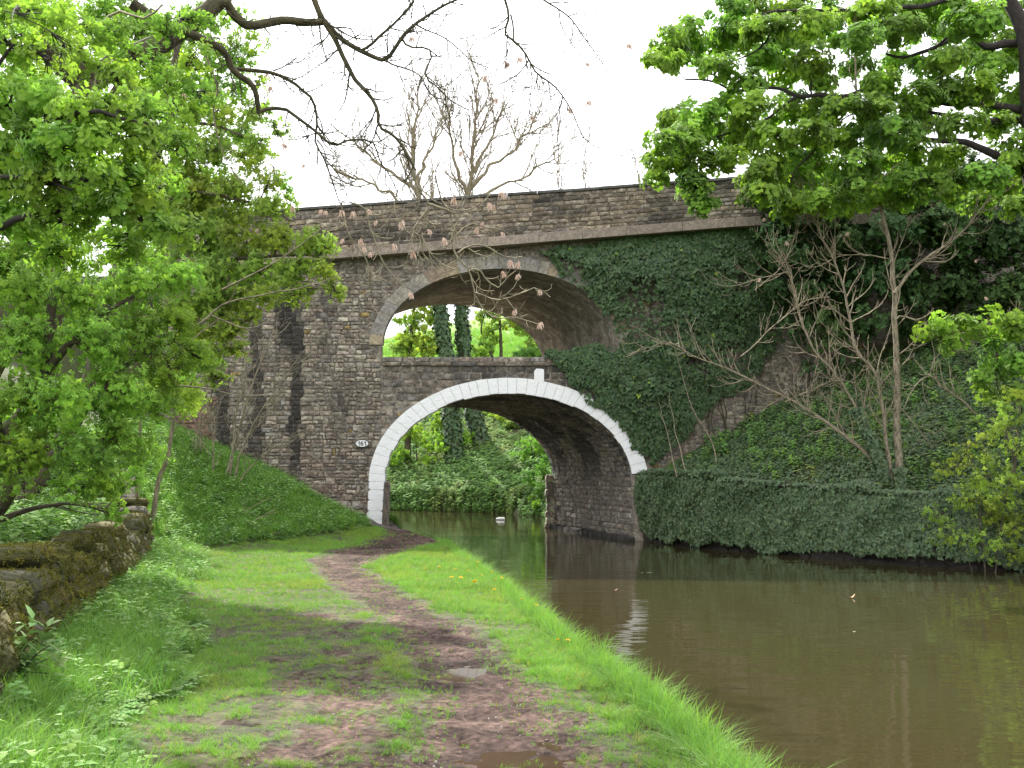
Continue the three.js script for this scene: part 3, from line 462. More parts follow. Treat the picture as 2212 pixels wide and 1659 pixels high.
const GEO = {
  hawthorn: [sprig(6, 0.05, 0.045, THORN, { stem: .07 }), sprig(7, 0.045, 0.04, THORN, { stem: .09 })],
  broad: [sprig(5, 0.068, 0.052, OVATE, { stem: .08 }), sprig(6, 0.06, 0.05, OVATE, { stem: .1 })],
  sycamore: [sprig(6, 0.13, 0.15, PALM, { stem: .08, spread: 1.25, petiole: .07, droop: .35, fold: .12 }), sprig(7, 0.115, 0.135, PALM, { stem: .1, spread: 1.15, petiole: .06, droop: .3, fold: .12 })],
  far: [sprig(7, 0.16, 0.12, OVATE, { stem: .2 })],
  ivy: (() => { const L = new Leaves(); L.leaf(V(0, 0, 0), V(0, -1, 0), V(0, 0, 1), 1, 0.95, IVY, 0.18, 0.25); return [L.geo()]; })(),
  nettle: [0, 1].map(() => { const L = new Leaves(), r = gr; for (let i = 0; i < 10; i++) { const a = (i % 2) * Math.PI + (i >> 1) * 1.57 + r() * .5, y = .04 + (i >> 1) * .045, ax = V(Math.cos(a), .25 + .2 * r(), Math.sin(a)).normalize(); L.leaf(V(0, y, 0), ax, V(0, 1, 0).addScaledVector(ax, -ax.y).normalize(), .085 * (1.1 - y * 1.5) * (.8 + .4 * r()), .05, OVATE, .2, .45); } for (let k = 0; k < 2; k++) L.blade(V(0, 0, 0), k * 1.5, 0, .26, .006, 0); return L.geo(); }),
  lacy: [0, 1].map(() => { const L = new Leaves(), r = gr; for (let f = 0; f < 5; f++) { const a = f * 1.3 + r(), ax = V(Math.cos(a), .7, Math.sin(a)).normalize(); for (let i = 1; i <= 5; i++) for (const s of [-1, 1]) { const b = ax.clone().multiplyScalar(.035 * i).add(V(0, -.008 * i * i * .35, 0)), d = V(-Math.sin(a) * s, .15, Math.cos(a) * s).add(V(Math.cos(a) * .7, 0, Math.sin(a) * .7)).normalize(); L.leaf(b, d, V(0, 1, 0).addScaledVector(d, -d.y).normalize(), .05 * (1.15 - .14 * i), .026, LANCE, .1, .2); } } return L.geo(); }),
  tuft: [0, 1, 2].map(() => { const L = new Leaves(), r = gr; for (let i = 0; i < 11; i++) L.blade(V((r() - .5) * .05, -.01, (r() - .5) * .05), r() * 6.283, .15 + .35 * r(), .07 + .075 * r(), .0042 + .003 * r(), .2 + .7 * r()); return L.geo(); }),
  longtuft: [0, 1].map(() => { const L = new Leaves(), r = gr; for (let i = 0; i < 10; i++) L.blade(V((r() - .5) * .06, -.01, (r() - .5) * .06), r() * 6.283, .1 + .35 * r(), .2 + .18 * r(), .006 + .004 * r(), .2 + .9 * r()); return L.geo(); }),
  moss: (() => { const L = new Leaves(), r = gr; for (let i = 0; i < 9; i++) L.blade(V((r() - .5) * .035, -.004, (r() - .5) * .035), r() * 6.283, .3 * r(), .012 + .016 * r(), .006, .7 * r()); return [L.geo()]; })(),
};
const _q = new THREE.Quaternion(), _q2 = new THREE.Quaternion(), _m = new THREE.Matrix4(), _s = V(1, 1, 1), Y = V(0, 1, 0);
// spread sprigs over given places as one mass
function mass(name, geos, mat, spots, parent, { size = 1, vary = 0.3, tint = 0.25, seed = 3, hue = 0.12 } = {}) {
  const r = rng(seed), sets = geos.map(() => []); for (const s of spots) sets[Math.floor(r() * geos.length)].push(s); let last;
  sets.forEach((S, k) => { if (!S.length) return; const im = new THREE.InstancedMesh(geos[k], mat, S.length), c = new THREE.Color();
    S.forEach((s, i) => { if (s.q) _q.copy(s.q); else { _q.setFromUnitVectors(Y, s.d); _q2.setFromAxisAngle(Y, r() * 6.283); _q.multiply(_q2); } const z = size * (s.s ?? 1) * (1 - vary + 2 * vary * r()); _m.compose(s.p, _q, _s.set(z, z * (s.h ?? 1), z)); im.setMatrixAt(i, _m); const b = 1 - tint + 2 * tint * r(), h = hue * (r() - .5) * 2; if (s.c) c.setRGB(s.c[0] * b, s.c[1] * b, s.c[2] * b); else c.setRGB(b * (1 + h * 1.6), b * (1 + h * .3), b * (1 - h * .5)); im.setColorAt(i, c); });
    im.castShadow = im.receiveShadow = true; im.userData.kind = 'stuff'; if (parent) { im.name = name; parent.add(im); } else put(im, name); last = im; });
  return last;
}
function leafyTree(name, label, { base, limbs, clumps, geos, leaf, bark, seed, perArea = 90, kids = 9, size = 1, sprout, tint = .25, group, minN = 20, category = 'tree', up }) {
  const t = thing(name, label, category, base, group), w = new Wood(seed), off = (p) => p.clone().sub(base);
  for (const [pts, r0, r1] of limbs) { const l = w.limb(pts.map(off), r0, r1, 0.06); if (sprout) w.sprout(l, sprout); }
  const spots = [], cr = rng(seed + 500); for (const [c, rad, dens = 1] of clumps) { const a = .15 + .7 * cr(), b = .82 + .36 * cr(), own = [b * lerp(.8, 1.2, a), b * lerp(.97, 1.04, a), b * lerp(1.1, .8, a)]; for (const s of w.clump(off(c), rad, Math.max(minN, Math.round(perArea * dens * 4 * rad.x * rad.y)), { kids, up })) { const q = cr() < .12 ? 1.25 : 1; s.c = [own[0] * q, own[1] * lerp(1, q, .6), own[2]]; spots.push(s); } }
  w.build(t, bark, 'trunk'); if (spots.length) mass('crown', geos, leaf, spots, t, { seed, size, tint }); return t;
}
// clump given in the photograph's pixels: centre, radius, distance
const K = (x, y, r, d, dens = 1, sq = 0.75) => { const c = W(x, y, d), R = r * d / F; return [c, V(R, R * sq, R * 1.0), dens]; };

// ---------------------------------------------------------------- mossy dry-stone wall
{
  const r = rng(31), t = thing('dry_stone_wall', 'low mossy dry stone wall beside the towpath', 'wall', V(0, 0, 0));
  const vari = [0, 1, 2, 3, 4, 5].map((k) => { const g = new THREE.BoxGeometry(1, 1, 1, 2, 2, 2), p = g.attributes.position, v = V(0, 0, 0); for (let i = 0; i < p.count; i++) { v.fromBufferAttribute(p, i); const s = v.clone().normalize().multiplyScalar(0.62); v.lerp(s, 0.62); const n = 0.1 * (noise(v.x * 3 + k * 7, v.y * 3 + v.z * 5, 201 + k) - .5) * 2; v.multiplyScalar(1 + n); p.setXYZ(i, v.x, v.y, v.z); } g.deleteAttribute('normal'); g.deleteAttribute('uv'); const m = new Map(), pos = [], idx = []; const src = g.index; for (let i = 0; i < src.count; i++) { const a = src.getX(i), key = [p.getX(a), p.getY(a), p.getZ(a)].map((q) => q.toFixed(4)).join(); if (!m.has(key)) { m.set(key, pos.length / 3); pos.push(p.getX(a), p.getY(a), p.getZ(a)); } idx.push(m.get(key)); } const o = new THREE.BufferGeometry(); o.setAttribute('position', new THREE.Float32BufferAttribute(pos, 3)); const uv = []; for (let i = 0; i < pos.length; i += 3) uv.push(pos[i] * .4 + pos[i + 2] * .3 + k, pos[i + 1] * .4); o.setAttribute('uv', new THREE.Float32BufferAttribute(uv, 2)); o.setIndex(idx); o.computeVertexNormals(); return o; });
  const cols = [[0.075, 0.075, 0.016], [0.1, 0.09, 0.02], [0.065, 0.062, 0.025], [0.11, 0.095, 0.022], [0.15, 0.13, 0.115], [0.12, 0.09, 0.06]], mats = cols.map((c) => std({ color: lin(...c), roughness: 1, map: tGrain, bumpMap: tBump, bumpScale: .03 }));
  const pts = wallLine.map(([x, z]) => V(x, 0, z)), curve = new THREE.CatmullRomCurve3(pts, false, 'centripetal'), L = curve.getLength(), moss = []; const core = new Wood(1), courseH = 0.2;
  for (let k = 0; k < 6; k++) for (let s = 1.5; s < L - .8;) {
    const w = 0.26 + 0.24 * r(), u = (s + w / 2) / L, p = curve.getPointAt(u), T = curve.getTangentAt(u), N = V(-T.z, 0, T.x).normalize(); if (N.x < 0) N.negate();
    const gy = H(p.x + N.x * .1, p.z + N.z * .1) - .05, full = .46 + .26 * (noise(s * 2.1, 8, 206) - .5) + .08 * Math.sin(s * 1.3) + .16 * (noise(s * .8, 3, 205) - .5) - .05 * smooth(9, 17, s), y = k * courseH * full / 1.02 + (r() - .5) * .07; s += w * .97; const top = k === 5;
    if (top && r() < .35) continue; if (p.z < -20.4) continue;
    const m = new THREE.Mesh(vari[Math.floor(r() * 6)], mats[Math.floor(r() * (!top && r() < .25 ? 6 : 4))]); m.name = 'stone'; m.castShadow = m.receiveShadow = true; t.add(m);
    m.position.set(p.x + N.x * (.06 - .02 * k + .05 * r()), gy + y + .1 + (top ? .1 * (r() - .5) : 0), p.z + N.z * (.06 - .02 * k)); m.scale.set(w * 1.12, courseH * (top ? 1.0 : 1.15) * (.75 + .6 * r()), (top ? .4 : .42) + .14 * r()); m.rotation.set((r() - .5) * .15, Math.atan2(-T.z, T.x) + (r() - .5) * (top ? 1.2 : .35), (r() - .5) * .4);
    m.updateMatrix(); const ng = Math.round((top ? 420 : 300) * (p.z > -13 ? 1.3 : .6)); const g = m.geometry, gp_ = g.attributes.position, gn = g.attributes.normal; const patch = r() < .12 ? .4 : 1;
    for (let i = 0; i < ng * patch; i++) { const f = Math.floor(r() * g.index.count / 3) * 3, a = g.index.getX(f), b = g.index.getX(f + 1), c = g.index.getX(f + 2); let u1 = r(), v1 = r(); if (u1 + v1 > 1) { u1 = 1 - u1; v1 = 1 - v1; } const q = V(0, 0, 0).fromBufferAttribute(gp_, a).multiplyScalar(1 - u1 - v1).addScaledVector(V(0, 0, 0).fromBufferAttribute(gp_, b), u1).addScaledVector(V(0, 0, 0).fromBufferAttribute(gp_, c), v1), n = V(0, 0, 0).fromBufferAttribute(gn, a).applyQuaternion(m.quaternion).normalize(); q.applyMatrix4(m.matrix); if (n.dot(N) < -.3 || n.y < -.6) continue; const yel = noise(q.x * 4 + q.z * 3, q.y * 5, 207); moss.push({ p: q, d: n.add(V(0, .3, 0)).normalize(), c: mix3([0.06, 0.075, 0.009], [0.165, 0.145, 0.015], yel), s: .7 + .7 * r() }); }
  }
  mass('moss', GEO.moss, M.moss, moss, t, { seed: 8, tint: .3 });
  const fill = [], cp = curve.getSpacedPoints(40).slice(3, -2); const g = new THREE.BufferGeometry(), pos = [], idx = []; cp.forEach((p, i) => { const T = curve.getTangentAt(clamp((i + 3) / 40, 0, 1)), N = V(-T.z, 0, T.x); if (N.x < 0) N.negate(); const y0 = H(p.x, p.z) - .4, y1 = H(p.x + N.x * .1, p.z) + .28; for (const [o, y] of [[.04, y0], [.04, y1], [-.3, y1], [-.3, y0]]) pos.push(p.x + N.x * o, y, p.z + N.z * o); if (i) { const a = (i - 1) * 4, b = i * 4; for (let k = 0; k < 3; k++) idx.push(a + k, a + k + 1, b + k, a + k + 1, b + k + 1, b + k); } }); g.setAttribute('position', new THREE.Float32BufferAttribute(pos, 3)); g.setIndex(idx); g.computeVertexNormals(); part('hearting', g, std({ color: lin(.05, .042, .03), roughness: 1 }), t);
}

// ---------------------------------------------------------------- retaining wall on the offside bank, and the ivy
const ivyDir = (n, r) => { const q = new THREE.Quaternion().setFromUnitVectors(V(0, 0, 1), n.clone().add(V((r() - .5) * .9, (r() - .5) * .7 + .25, (r() - .5) * .9)).normalize()); return q.multiply(new THREE.Quaternion().setFromAxisAngle(V(0, 0, 1), (r() - .5) * 1.8)); };
{
  const r = rng(41), t = thing('retaining_wall', 'low canal side wall hidden under clipped looking ivy', 'wall', V(0, 0, 0)), P = RB.slice(3, 8).map(([x, z]) => V(x, 0, z)), c = new THREE.CatmullRomCurve3(P, false, 'centripetal'), L = c.getLength();
  const topAt = (z) => z < -21 ? lerp(1.1, 1.56, smooth(-21, -30, z)) : lerp(1.1, 0.35, smooth(-21, -17, z));
  const pos = [], idx = [], uv = [], n = 60; for (let i = 0; i <= n; i++) { const p = c.getPointAt(i / n), T = c.getTangentAt(i / n), N = V(T.z, 0, -T.x).normalize(); if (N.x > 0) N.negate(); const y = topAt(p.z); for (const [o, yy] of [[.02, -1], [.0, y - .06], [-.06, y], [-.5, y + .02], [-.5, -1]]) { pos.push(p.x + N.x * o, yy, p.z + N.z * o); uv.push(i / n * L, yy); } if (i) for (let k = 0; k < 4; k++) { const a = (i - 1) * 5 + k, b = i * 5 + k; idx.push(a, a + 1, b, a + 1, b + 1, b); } }
  const g = new THREE.BufferGeometry(); g.setAttribute('position', new THREE.Float32BufferAttribute(pos, 3)); g.setAttribute('uv', new THREE.Float32BufferAttribute(uv, 2)); g.setIndex(idx); g.computeVertexNormals(); part('masonry', g, std({ color: lin(.06, .05, .04), roughness: 1, map: tLichen, bumpMap: tBump, bumpScale: .03 }), t);
  const foot = new Stones(); for (let s = 0; s < L;) { const w = .3 + .3 * r(); if (s + w > L) break; foot.add(block(s + .01, s + w - .01, WATER - .3, WATER + .02 + .07 * r(), .02), (a, b, d) => { const p = c.getPointAt(clamp(a / L, 0, 1)), T = c.getTangentAt(clamp(a / L, 0, 1)), N = V(T.z, 0, -T.x).normalize(); if (N.x > 0) N.negate(); return V(p.x + N.x * d, b, p.z + N.z * d); }, .0, .11, [.022, .018, .015]); s += w * (.6 + .4 * r()); } foot.build(t, 'footing_stone', M.stone);
  const S = []; for (let i = 0; i < 60000; i++) { const u = Math.pow(r(), .8), p = c.getPointAt(u), T = c.getTangentAt(u), N = V(T.z, 0, -T.x).normalize(); if (N.x > 0) N.negate(); const y1 = topAt(p.z), low = WATER + .04 + .4 * Math.max(0, fbm(u * L * 1.6, 1, 209, 4) - .3) + .25 * smooth(.97, 1, u); let y = lerp(low, y1 + .02 + .6 * Math.max(0, fbm(u * L * 1.7, 5, 215, 4) - .42), Math.pow(r(), .9)), o = .02 + .42 * Math.max(0, fbm(u * L * 1.3, y * 1.5, 211, 4) - .32) + .08 * r() + .05 * smooth(low + .5, low + 1, y); if (fbm(u * L * 1.1, y * 1.6, 213, 4) < .34 && r() < .72) continue; if (y > y1 - .12) o -= r() * .45; const n2 = y > y1 - .1 ? N.clone().add(V(0, 1.2, 0)).normalize() : N; S.push({ p: V(p.x + N.x * o, y + .02, p.z + N.z * o), q: ivyDir(n2, r), s: .055 + .05 * r() }); }
  const o = mass('ivy_curtain', GEO.ivy, M.ivySmall, S, null, { seed: 12, size: 1, vary: .25, tint: .35, hue: .1 }); tag(o, 'small leaved ivy covering the offside canal wall', 'ivy');
}
// ivy over the bridge face
{
  const r = rng(43), poly = [[1150, 540], [1205, 575], [1262, 632], [1312, 690], [1335, 742], [1290, 752], [1185, 768], [1235, 830], [1312, 900], [1362, 955], [1408, 1000], [1470, 950], [1500, 905], [1580, 850], [1640, 790], [1700, 700], [1800, 640], [1900, 480], [1600, 486], [1300, 518]].map(([x, y]) => { const p = W(x, y, 30); return [p.x, p.y]; }), S = [];
  const xs = poly.map((p) => p[0]), ys = poly.map((p) => p[1]), x0 = Math.min(...xs), x1 = Math.max(...xs), y0 = Math.min(...ys), y1 = Math.max(...ys), loop = [...poly, poly[0]];
  for (let i = 0; i < 120000 && S.length < 34000; i++) { const x = lerp(x0, x1, r()), y = lerp(y0, y1, r()), n = fbm(x * 1.4, y * 1.4, 217, 4) - .5, d = polyDist(loop, x, y) * (inPoly(poly, x, y) ? 1 : -1) + n * .5; if (d < 0) continue; if (fbm(x * 1.1, y * 1.1, 221, 3) < .31 && r() < .85) continue; const th = Math.min(.55, .1 + .35 * d) * (.35 + .9 * fbm(x * 2.2, y * 2.6, 219, 3)), z = Z0 + .06 + th * Math.sqrt(r()); S.push({ p: V(x, y, z), q: ivyDir(V(0, .1, 1), r), s: .06 + .06 * r(), c: r() < .004 ? [4.5, 3, .8] : undefined }); }
  tag(mass('ivy', GEO.ivy, M.ivy, S, null, { seed: 13, vary: .3, tint: .4 }), 'dark glossy ivy hanging over the bridge face', 'ivy');
  // hanging ends over the white ring, and woody stems
  const w = new Wood(44), t = thing('ivy_stem', 'bare woody ivy stems climbing the wall behind the ivy', 'ivy', V(0, 0, 0)); for (let k = 0; k < 14; k++) { const a = W(1420 + 210 * r(), 960 - 30 * r(), 29.9), q = [a]; for (let s = 0; s < 5; s++) a && q.push(q[q.length - 1].clone().add(V((r() - .4) * .5, .6 + .5 * r(), 0))); q.forEach((p) => (p.z = Z0 + .09)); w.limb(q, .018, .006, .1); } w.build(t, M.barkMid, 'stem');
  // ivy and leaf litter over the slope above the wall
  const G2 = []; for (let i = 0; i < 160000 && G2.length < 70000; i++) { const x = lerp(3.7, 15, r()), z = lerp(-30, -15, r()); if (inPoly(canalPoly, x, z)) continue; const d = polyDist(RB, x, z); if (d < .35 || d > 8) continue; if (fbm(x * .8, z * .8, 223, 3) < .3 && r() < .75) continue; const h = H(x, z); G2.push({ p: V(x, h + .04 + .12 * r() * fbm(x * 2, z * 2, 225, 2), z), q: ivyDir(V(-.35, 1, .35).normalize(), r), s: .045 + .045 * r() }); }
  tag(mass('ground_ivy', GEO.ivy, M.ivySmall, G2, null, { seed: 14, vary: .3, tint: .4 }), 'ivy and low plants carpeting the slope above the canal wall', 'ground cover');
}

// ---------------------------------------------------------------- grass and low plants on the towpath side
{
  const r = rng(51), lawn = [], longg = [], nettles = [], lacy = [];
  const tries = (n, z0, z1, f) => { for (let i = 0; i < n; i++) { const z = lerp(z0, z1, r()), d = -z, half = d * 0.49 + .6, x = lerp(Math.max(-half, -9.5), Math.min(half, alongX(LB, z)), r()); f(x, z, d); } };
  const seed = (x, z, d) => {
    const dL = polyDist(LB, x, z); if (dL < .02 || inPoly(canalPoly, x, z)) return; const s = soilAt(x, z); if (underBridge(x, z) && z < -27.6) return;
    const wx = alongX(wallLine, z), sw = x - wx; if (sw < .15 && z > -23) return; const e = smooth(-15, -24, z) * smooth(-.3, .5, alongX(toeLine, z) - x);
    const g = s > .8 ? (r() < .015 ? 1 : 0) : s > .42 ? (r() < .75 * (.95 - s) ? 1 : 0) : s > .2 ? (r() < .7 ? 1 : 0) : 1; if (!g) return;
    const y = H(x, z) - .01; const n = fbm(x * 1.2, z * 1.2, 231, 3), edge = smooth(.75, .15, dL), wild = Math.max(smooth(1.9, .5, sw + .9 * (n - .5)) * (z > -23 ? 1 : 0), e);
    const tilt = V((r() - .5) * .5, 1, (r() - .5) * .5).normalize(), worn = 1 - .6 * smooth(.05, .4, s);
    const tone_ = .8 + .45 * n, yel = smooth(.5, .8, fbm(x * .9 + 5, z * .9, 235, 3));
    if (wild > .45 && r() < wild) { const q = r(); if (q < (e > .5 ? .2 : d < 9 ? .06 : .28)) nettles.push({ p: V(x, y, z), d: tilt, s: (.5 + .5 * r()) * (e > .5 ? 1.05 : .8) }); else if (q < (e > .5 ? .36 : .45)) lacy.push({ p: V(x, y, z), d: tilt, s: .55 + .55 * r() }); else if (q < .93) longg.push({ p: V(x, y, z), d: tilt, s: (.35 + .4 * r()) * (e > .5 ? 1.25 : 1) }); return; }
    if (edge > .4 && r() < .35) { longg.push({ p: V(x, y, z), d: tilt.clone().add(V(.25 * r(), 0, 0)).normalize(), s: .45 + .3 * r() }); return; }
    lawn.push({ p: V(x, y, z), d: tilt, s: (.5 + .4 * r() + .7 * Math.max(0, fbm(x * 4.5, z * 4.5, 237, 3) - .45)) * worn * (1 + .4 * edge) * (d > 14 ? 1.1 : .9) * (x < alongX(LB, z) - 2.2 ? .72 : .95), c: r() < .07 ? [2.1, 1.05, 1.6] : [tone_ * (1 + .35 * yel), tone_, tone_ * .9] });
  };
  tries(42000, -4.2, -9, seed); tries(36000, -9, -16, seed); tries(30000, -16, -23, seed); tries(36000, -22, -30.4, seed);
  for (let i = 0; i < 5200; i++) { const z = lerp(-5, -24, r()), x = alongX(wallLine, z) - .35 - 3.5 * r(), p = V(x, H(x, z) - .02, z), d = V((r() - .5) * .5, 1, (r() - .5) * .5).normalize(); if (r() < .6) nettles.push({ p, d, s: .7 + .7 * r() }); else lacy.push({ p, d, s: .8 + .8 * r() }); }
  tag(mass('grass', GEO.tuft, M.grass, lawn, null, { seed: 15, tint: .2, hue: .1, vary: .15 }), 'short grass on the towpath verge', 'grass');
  tag(mass('long_grass', GEO.longtuft, M.grass, longg, null, { seed: 16, tint: .25 }), 'longer grass along the bank edge and wall foot', 'grass');
  tag(mass('nettles', GEO.nettle, M.weed, nettles, null, { seed: 17, tint: .3 }), 'nettles below the wall and up the bank to the bridge', 'nettles');
  tag(mass('cow_parsley', GEO.lacy, M.weed, lacy, null, { seed: 18, tint: .25 }), 'feathery young cow parsley among the nettles', 'undergrowth');
  // small stones and chips on the trodden earth
  const peb = [], pg = new THREE.IcosahedronGeometry(.5, 0); for (let i = 0; i < 6500; i++) { const z = lerp(-4.5, -26, r() * r()), x = lerp(-3, 2, r()); if (soilAt(x, z) < .5) continue; peb.push({ p: V(x, H(x, z) - .022, z), q: new THREE.Quaternion().setFromEuler(new THREE.Euler(r() * 6, r() * 6, r() * 6)), s: .008 + .03 * r() * r() * r(), h: .6, c: mix3([.2, .17, .15], [.62, .56, .48], r() * r()) }); }
  tag(mass('gravel', [pg], std({ color: 0xffffff, roughness: .9 }), peb, null, { seed: 19, tint: .1 }), 'small stones trodden into the path', 'gravel');
  // dandelions
  const dots = [[955, 180], [1165, 298], [1045, 345], [1115, 355], [1245, 355], [1355, 315], [1265, 400], [1300, 388], [1150, 420], [1260, 458], [1472, 467], [1500, 495], [1410, 505], [1540, 555], [1490, 545], [1612, 740], [1665, 740], [955, 332], [880, 345], [1022, 397], [1075, 397], [1105, 283], [1190, 375], [1120, 232], [1155, 240], [1205, 250]];
  const head = (() => { const L = new Leaves(); for (let k = 0; k < 3; k++) for (let i = 0; i < 12; i++) { const a = i / 12 * 6.283 + k * .3, ax = V(Math.cos(a), .25 + k * .5, Math.sin(a)).normalize(); L.leaf(V(0, 0, 0), ax, V(0, 1, 0).addScaledVector(ax, -ax.y).normalize(), .021 - k * .004, .007, LANCE, 0, .1); } return L.geo(); })();
  for (const [zx, zy] of dots) {
    const p = G((600 + .4069 * zx) / 1.0416, (1150 + .4069 * zy) / 1.0416, .09), d = -p.z, y = H(p.x, p.z); if (inPoly(canalPoly, p.x, p.z)) p.x = alongX(LB, p.z) - .1; const t = thing('dandelion', 'yellow dandelion flowering in the bank grass', 'flower', V(p.x, H(p.x, p.z) - .01, p.z), 'dandelions in the bank grass');
    part('stem', new THREE.CylinderGeometry(.0022, .003, .12, 5).translate(0, .06, 0), M.weed, t); const hd = part('flower_head', head, M.dandelion, t); hd.position.y = .12; hd.rotation.set((r() - .5) * .6, r() * 6, .3); hd.scale.setScalar(1.3 + .5 * r());
  }
}

// ---------------------------------------------------------------- the old ash over the towpath
const px = (list, d, d2 = d) => list.map(([x, y], i) => W(x, y, lerp(d, d2, i / Math.max(1, list.length - 1))));
const keyGeo = (() => { const L = new Leaves(), r = rng(9); for (let i = 0; i < 16; i++) { const a = r() * 6.283, b = V((r() - .5) * .03, -.02 * r(), (r() - .5) * .03), ax = V(Math.cos(a) * .35, -1, Math.sin(a) * .35).normalize(); L.leaf(b, ax, V(Math.cos(a + 1), 0, Math.sin(a + 1)), .05 + .03 * r(), .012, LANCE, .1, 0); } return L.geo(); })();
{
  const base = V(-8.4, H(-8.4, -12.5), -12.5), t = thing('ash_tree', 'old ash with dark crooked limbs and hanging key bunches over the towpath', 'tree', base); let w = new Wood(61); const off = (p) => p.clone().sub(base), D = 14;
  const lb = (list, r0, r1, so, d = D, d2 = d) => { const l = w.limb(px(list, d, d2).map(off), r0, r1, .03); if (so) w.sprout(l, so); return l; };
  const fine = { per: [4.5, 7, 8], len: [.8, .35, .13], rad: [.014, .009, .006], ang: .9, droop: .1, curl: .28, jit: .45, flat: .7, tip: .004, from: .15 }, fine2 = { ...fine, per: [8, 9], len: [.55, .2], rad: [.01, .0065] };
  w.limb([V(0, -.4, 0), V(.1, 2.4, .1), off(W(120, 330, 12.4)), off(W(190, 175, 12.6)), off(W(300, 120, 12.8)), off(W(420, 45, 13.2)), off(W(500, -20, 13.6)), off(W(560, -90, 14))], .24, .1, .08);
  w.limb([off(W(190, 175, 12.6)), off(W(60, 60, 12.2)), off(W(-60, -150, 12))], .2, .12, .06);
  lb([[420, 45], [483, 8], [500, 30], [535, 57], [573, 50], [608, 42], [660, 44], [702, 45]], .07, .05, fine2, 13.3, 14);
  lb([[660, -60], [682, 0], [700, 45], [731, 94], [752, 135], [766, 177], [790, 200], [811, 219], [821, 243], [818, 275], [835, 288], [856, 306], [880, 340], [894, 365]], .052, .016, fine);
  lb([[700, 45], [724, 73], [759, 97], [790, 115], [832, 130], [846, 108], [866, 76], [898, 49], [950, 17], [1000, -8]], .042, .014, fine2);
  lb([[776, 111], [811, 87], [846, 59], [866, 35], [894, 0], [905, -30]], .022, .014, fine2);
  lb([[866, 80], [880, 101], [922, 104], [931, 118], [920, 168], [950, 191], [971, 212], [1016, 240]], .016, .007, fine2);
  lb([[832, 130], [846, 139], [894, 153], [912, 167], [932, 205], [967, 215]], .014, .006, fine2);
  lb([[898, 52], [950, 80], [984, 101], [1019, 128], [1089, 167], [1130, 190]], .012, .004, fine2);
  lb([[724, 60], [755, 58], [765, 75], [772, 92]], .014, .008);
  lb([[1088, -40], [1092, 0], [1103, 31], [1092, 75], [1110, 90], [1137, 118], [1158, 153], [1200, 187], [1234, 236], [1262, 295], [1297, 316], [1340, 325]], .02, .004, fine2, 13);
  lb([[1103, 31], [1110, 60], [1110, 90]], .012, .01, null, 13); lb([[1145, 130], [1150, 175], [1140, 240], [1150, 260]], .008, .003, fine2, 13);
  lb([[1150, -20], [1172, 0], [1234, 45], [1269, 90], [1307, 142], [1325, 181], [1339, 198]], .014, .003, fine2, 12.6);
  lb([[285, 7], [347, 49], [417, 73], [486, 111], [503, 149], [549, 184], [559, 243]], .07, .03, fine2, 12.8, 13.6);
  lb([[559, 243], [575, 235], [611, 236], [635, 253], [681, 285], [722, 316], [741, 306], [800, 302], [811, 319], [821, 347], [846, 382], [859, 410]], .028, .007, fine2, 13.6, 14);
  lb([[503, 149], [545, 150], [590, 153], [630, 180], [660, 205], [674, 215], [686, 278], [684, 302], [705, 347], [715, 378], [736, 437]], .03, .008, fine2, 13.5, 14); lb([[684, 302], [700, 320], [705, 347]], .01, .008, null, 13.9);
  lb([[705, 347], [740, 390], [755, 437]], .009, .004, fine2); lb([[590, 153], [620, 140], [640, 125]], .012, .008, fine2, 13.6);
  // twigs hanging before the bridge
  const old = w.build(t, M.barkMoss, 'trunk'), skel = w.skel; w = new Wood(64); w.skel = skel;
  const h1 = { per: [6.5, 6], len: [.42, .16], rad: [.01, .007], ang: 1, droop: .15, curl: .35, jit: .5, flat: .6, tip: .0045, from: .1 }, Z = 14;
  lb([[736, 437], [745, 465], [757, 508], [790, 556], [808, 602], [799, 638], [812, 669], [825, 690]], .014, .005, h1);
  lb([[755, 437], [784, 450], [796, 493], [821, 538], [839, 578], [875, 623]], .013, .006, h1); lb([[894, 365], [905, 410], [925, 440], [912, 465], [888, 502], [909, 505], [918, 559], [942, 572]], .016, .007, h1);
  lb([[925, 440], [965, 455], [990, 470], [979, 517], [988, 547], [1009, 587], [1024, 632], [1039, 654], [1070, 684], [1112, 687], [1161, 699]], .017, .006, h1); lb([[909, 505], [933, 547], [967, 575], [994, 581]], .013, .006, h1);
  lb([[988, 547], [1009, 532], [1046, 532], [1070, 547], [1100, 556], [1128, 553]], .013, .006, h1); lb([[1009, 587], [1033, 578], [1055, 608], [1082, 623], [1094, 602], [1115, 584]], .013, .006, h1); lb([[1024, 632], [1070, 648], [1131, 632], [1161, 623], [1188, 641]], .013, .006, h1);
  lb([[940, 380], [960, 440], [1000, 452], [1040, 440], [1060, 420]], .012, .005, h1); lb([[979, 517], [1020, 480], [1050, 488], [1090, 500]], .011, .005, h1); lb([[859, 410], [850, 450], [870, 490], [905, 520]], .012, .005, h1); lb([[1112, 687], [1125, 665], [1135, 650]], .004, .002);
  w.build(t, M.twig, 'hanging_twig');
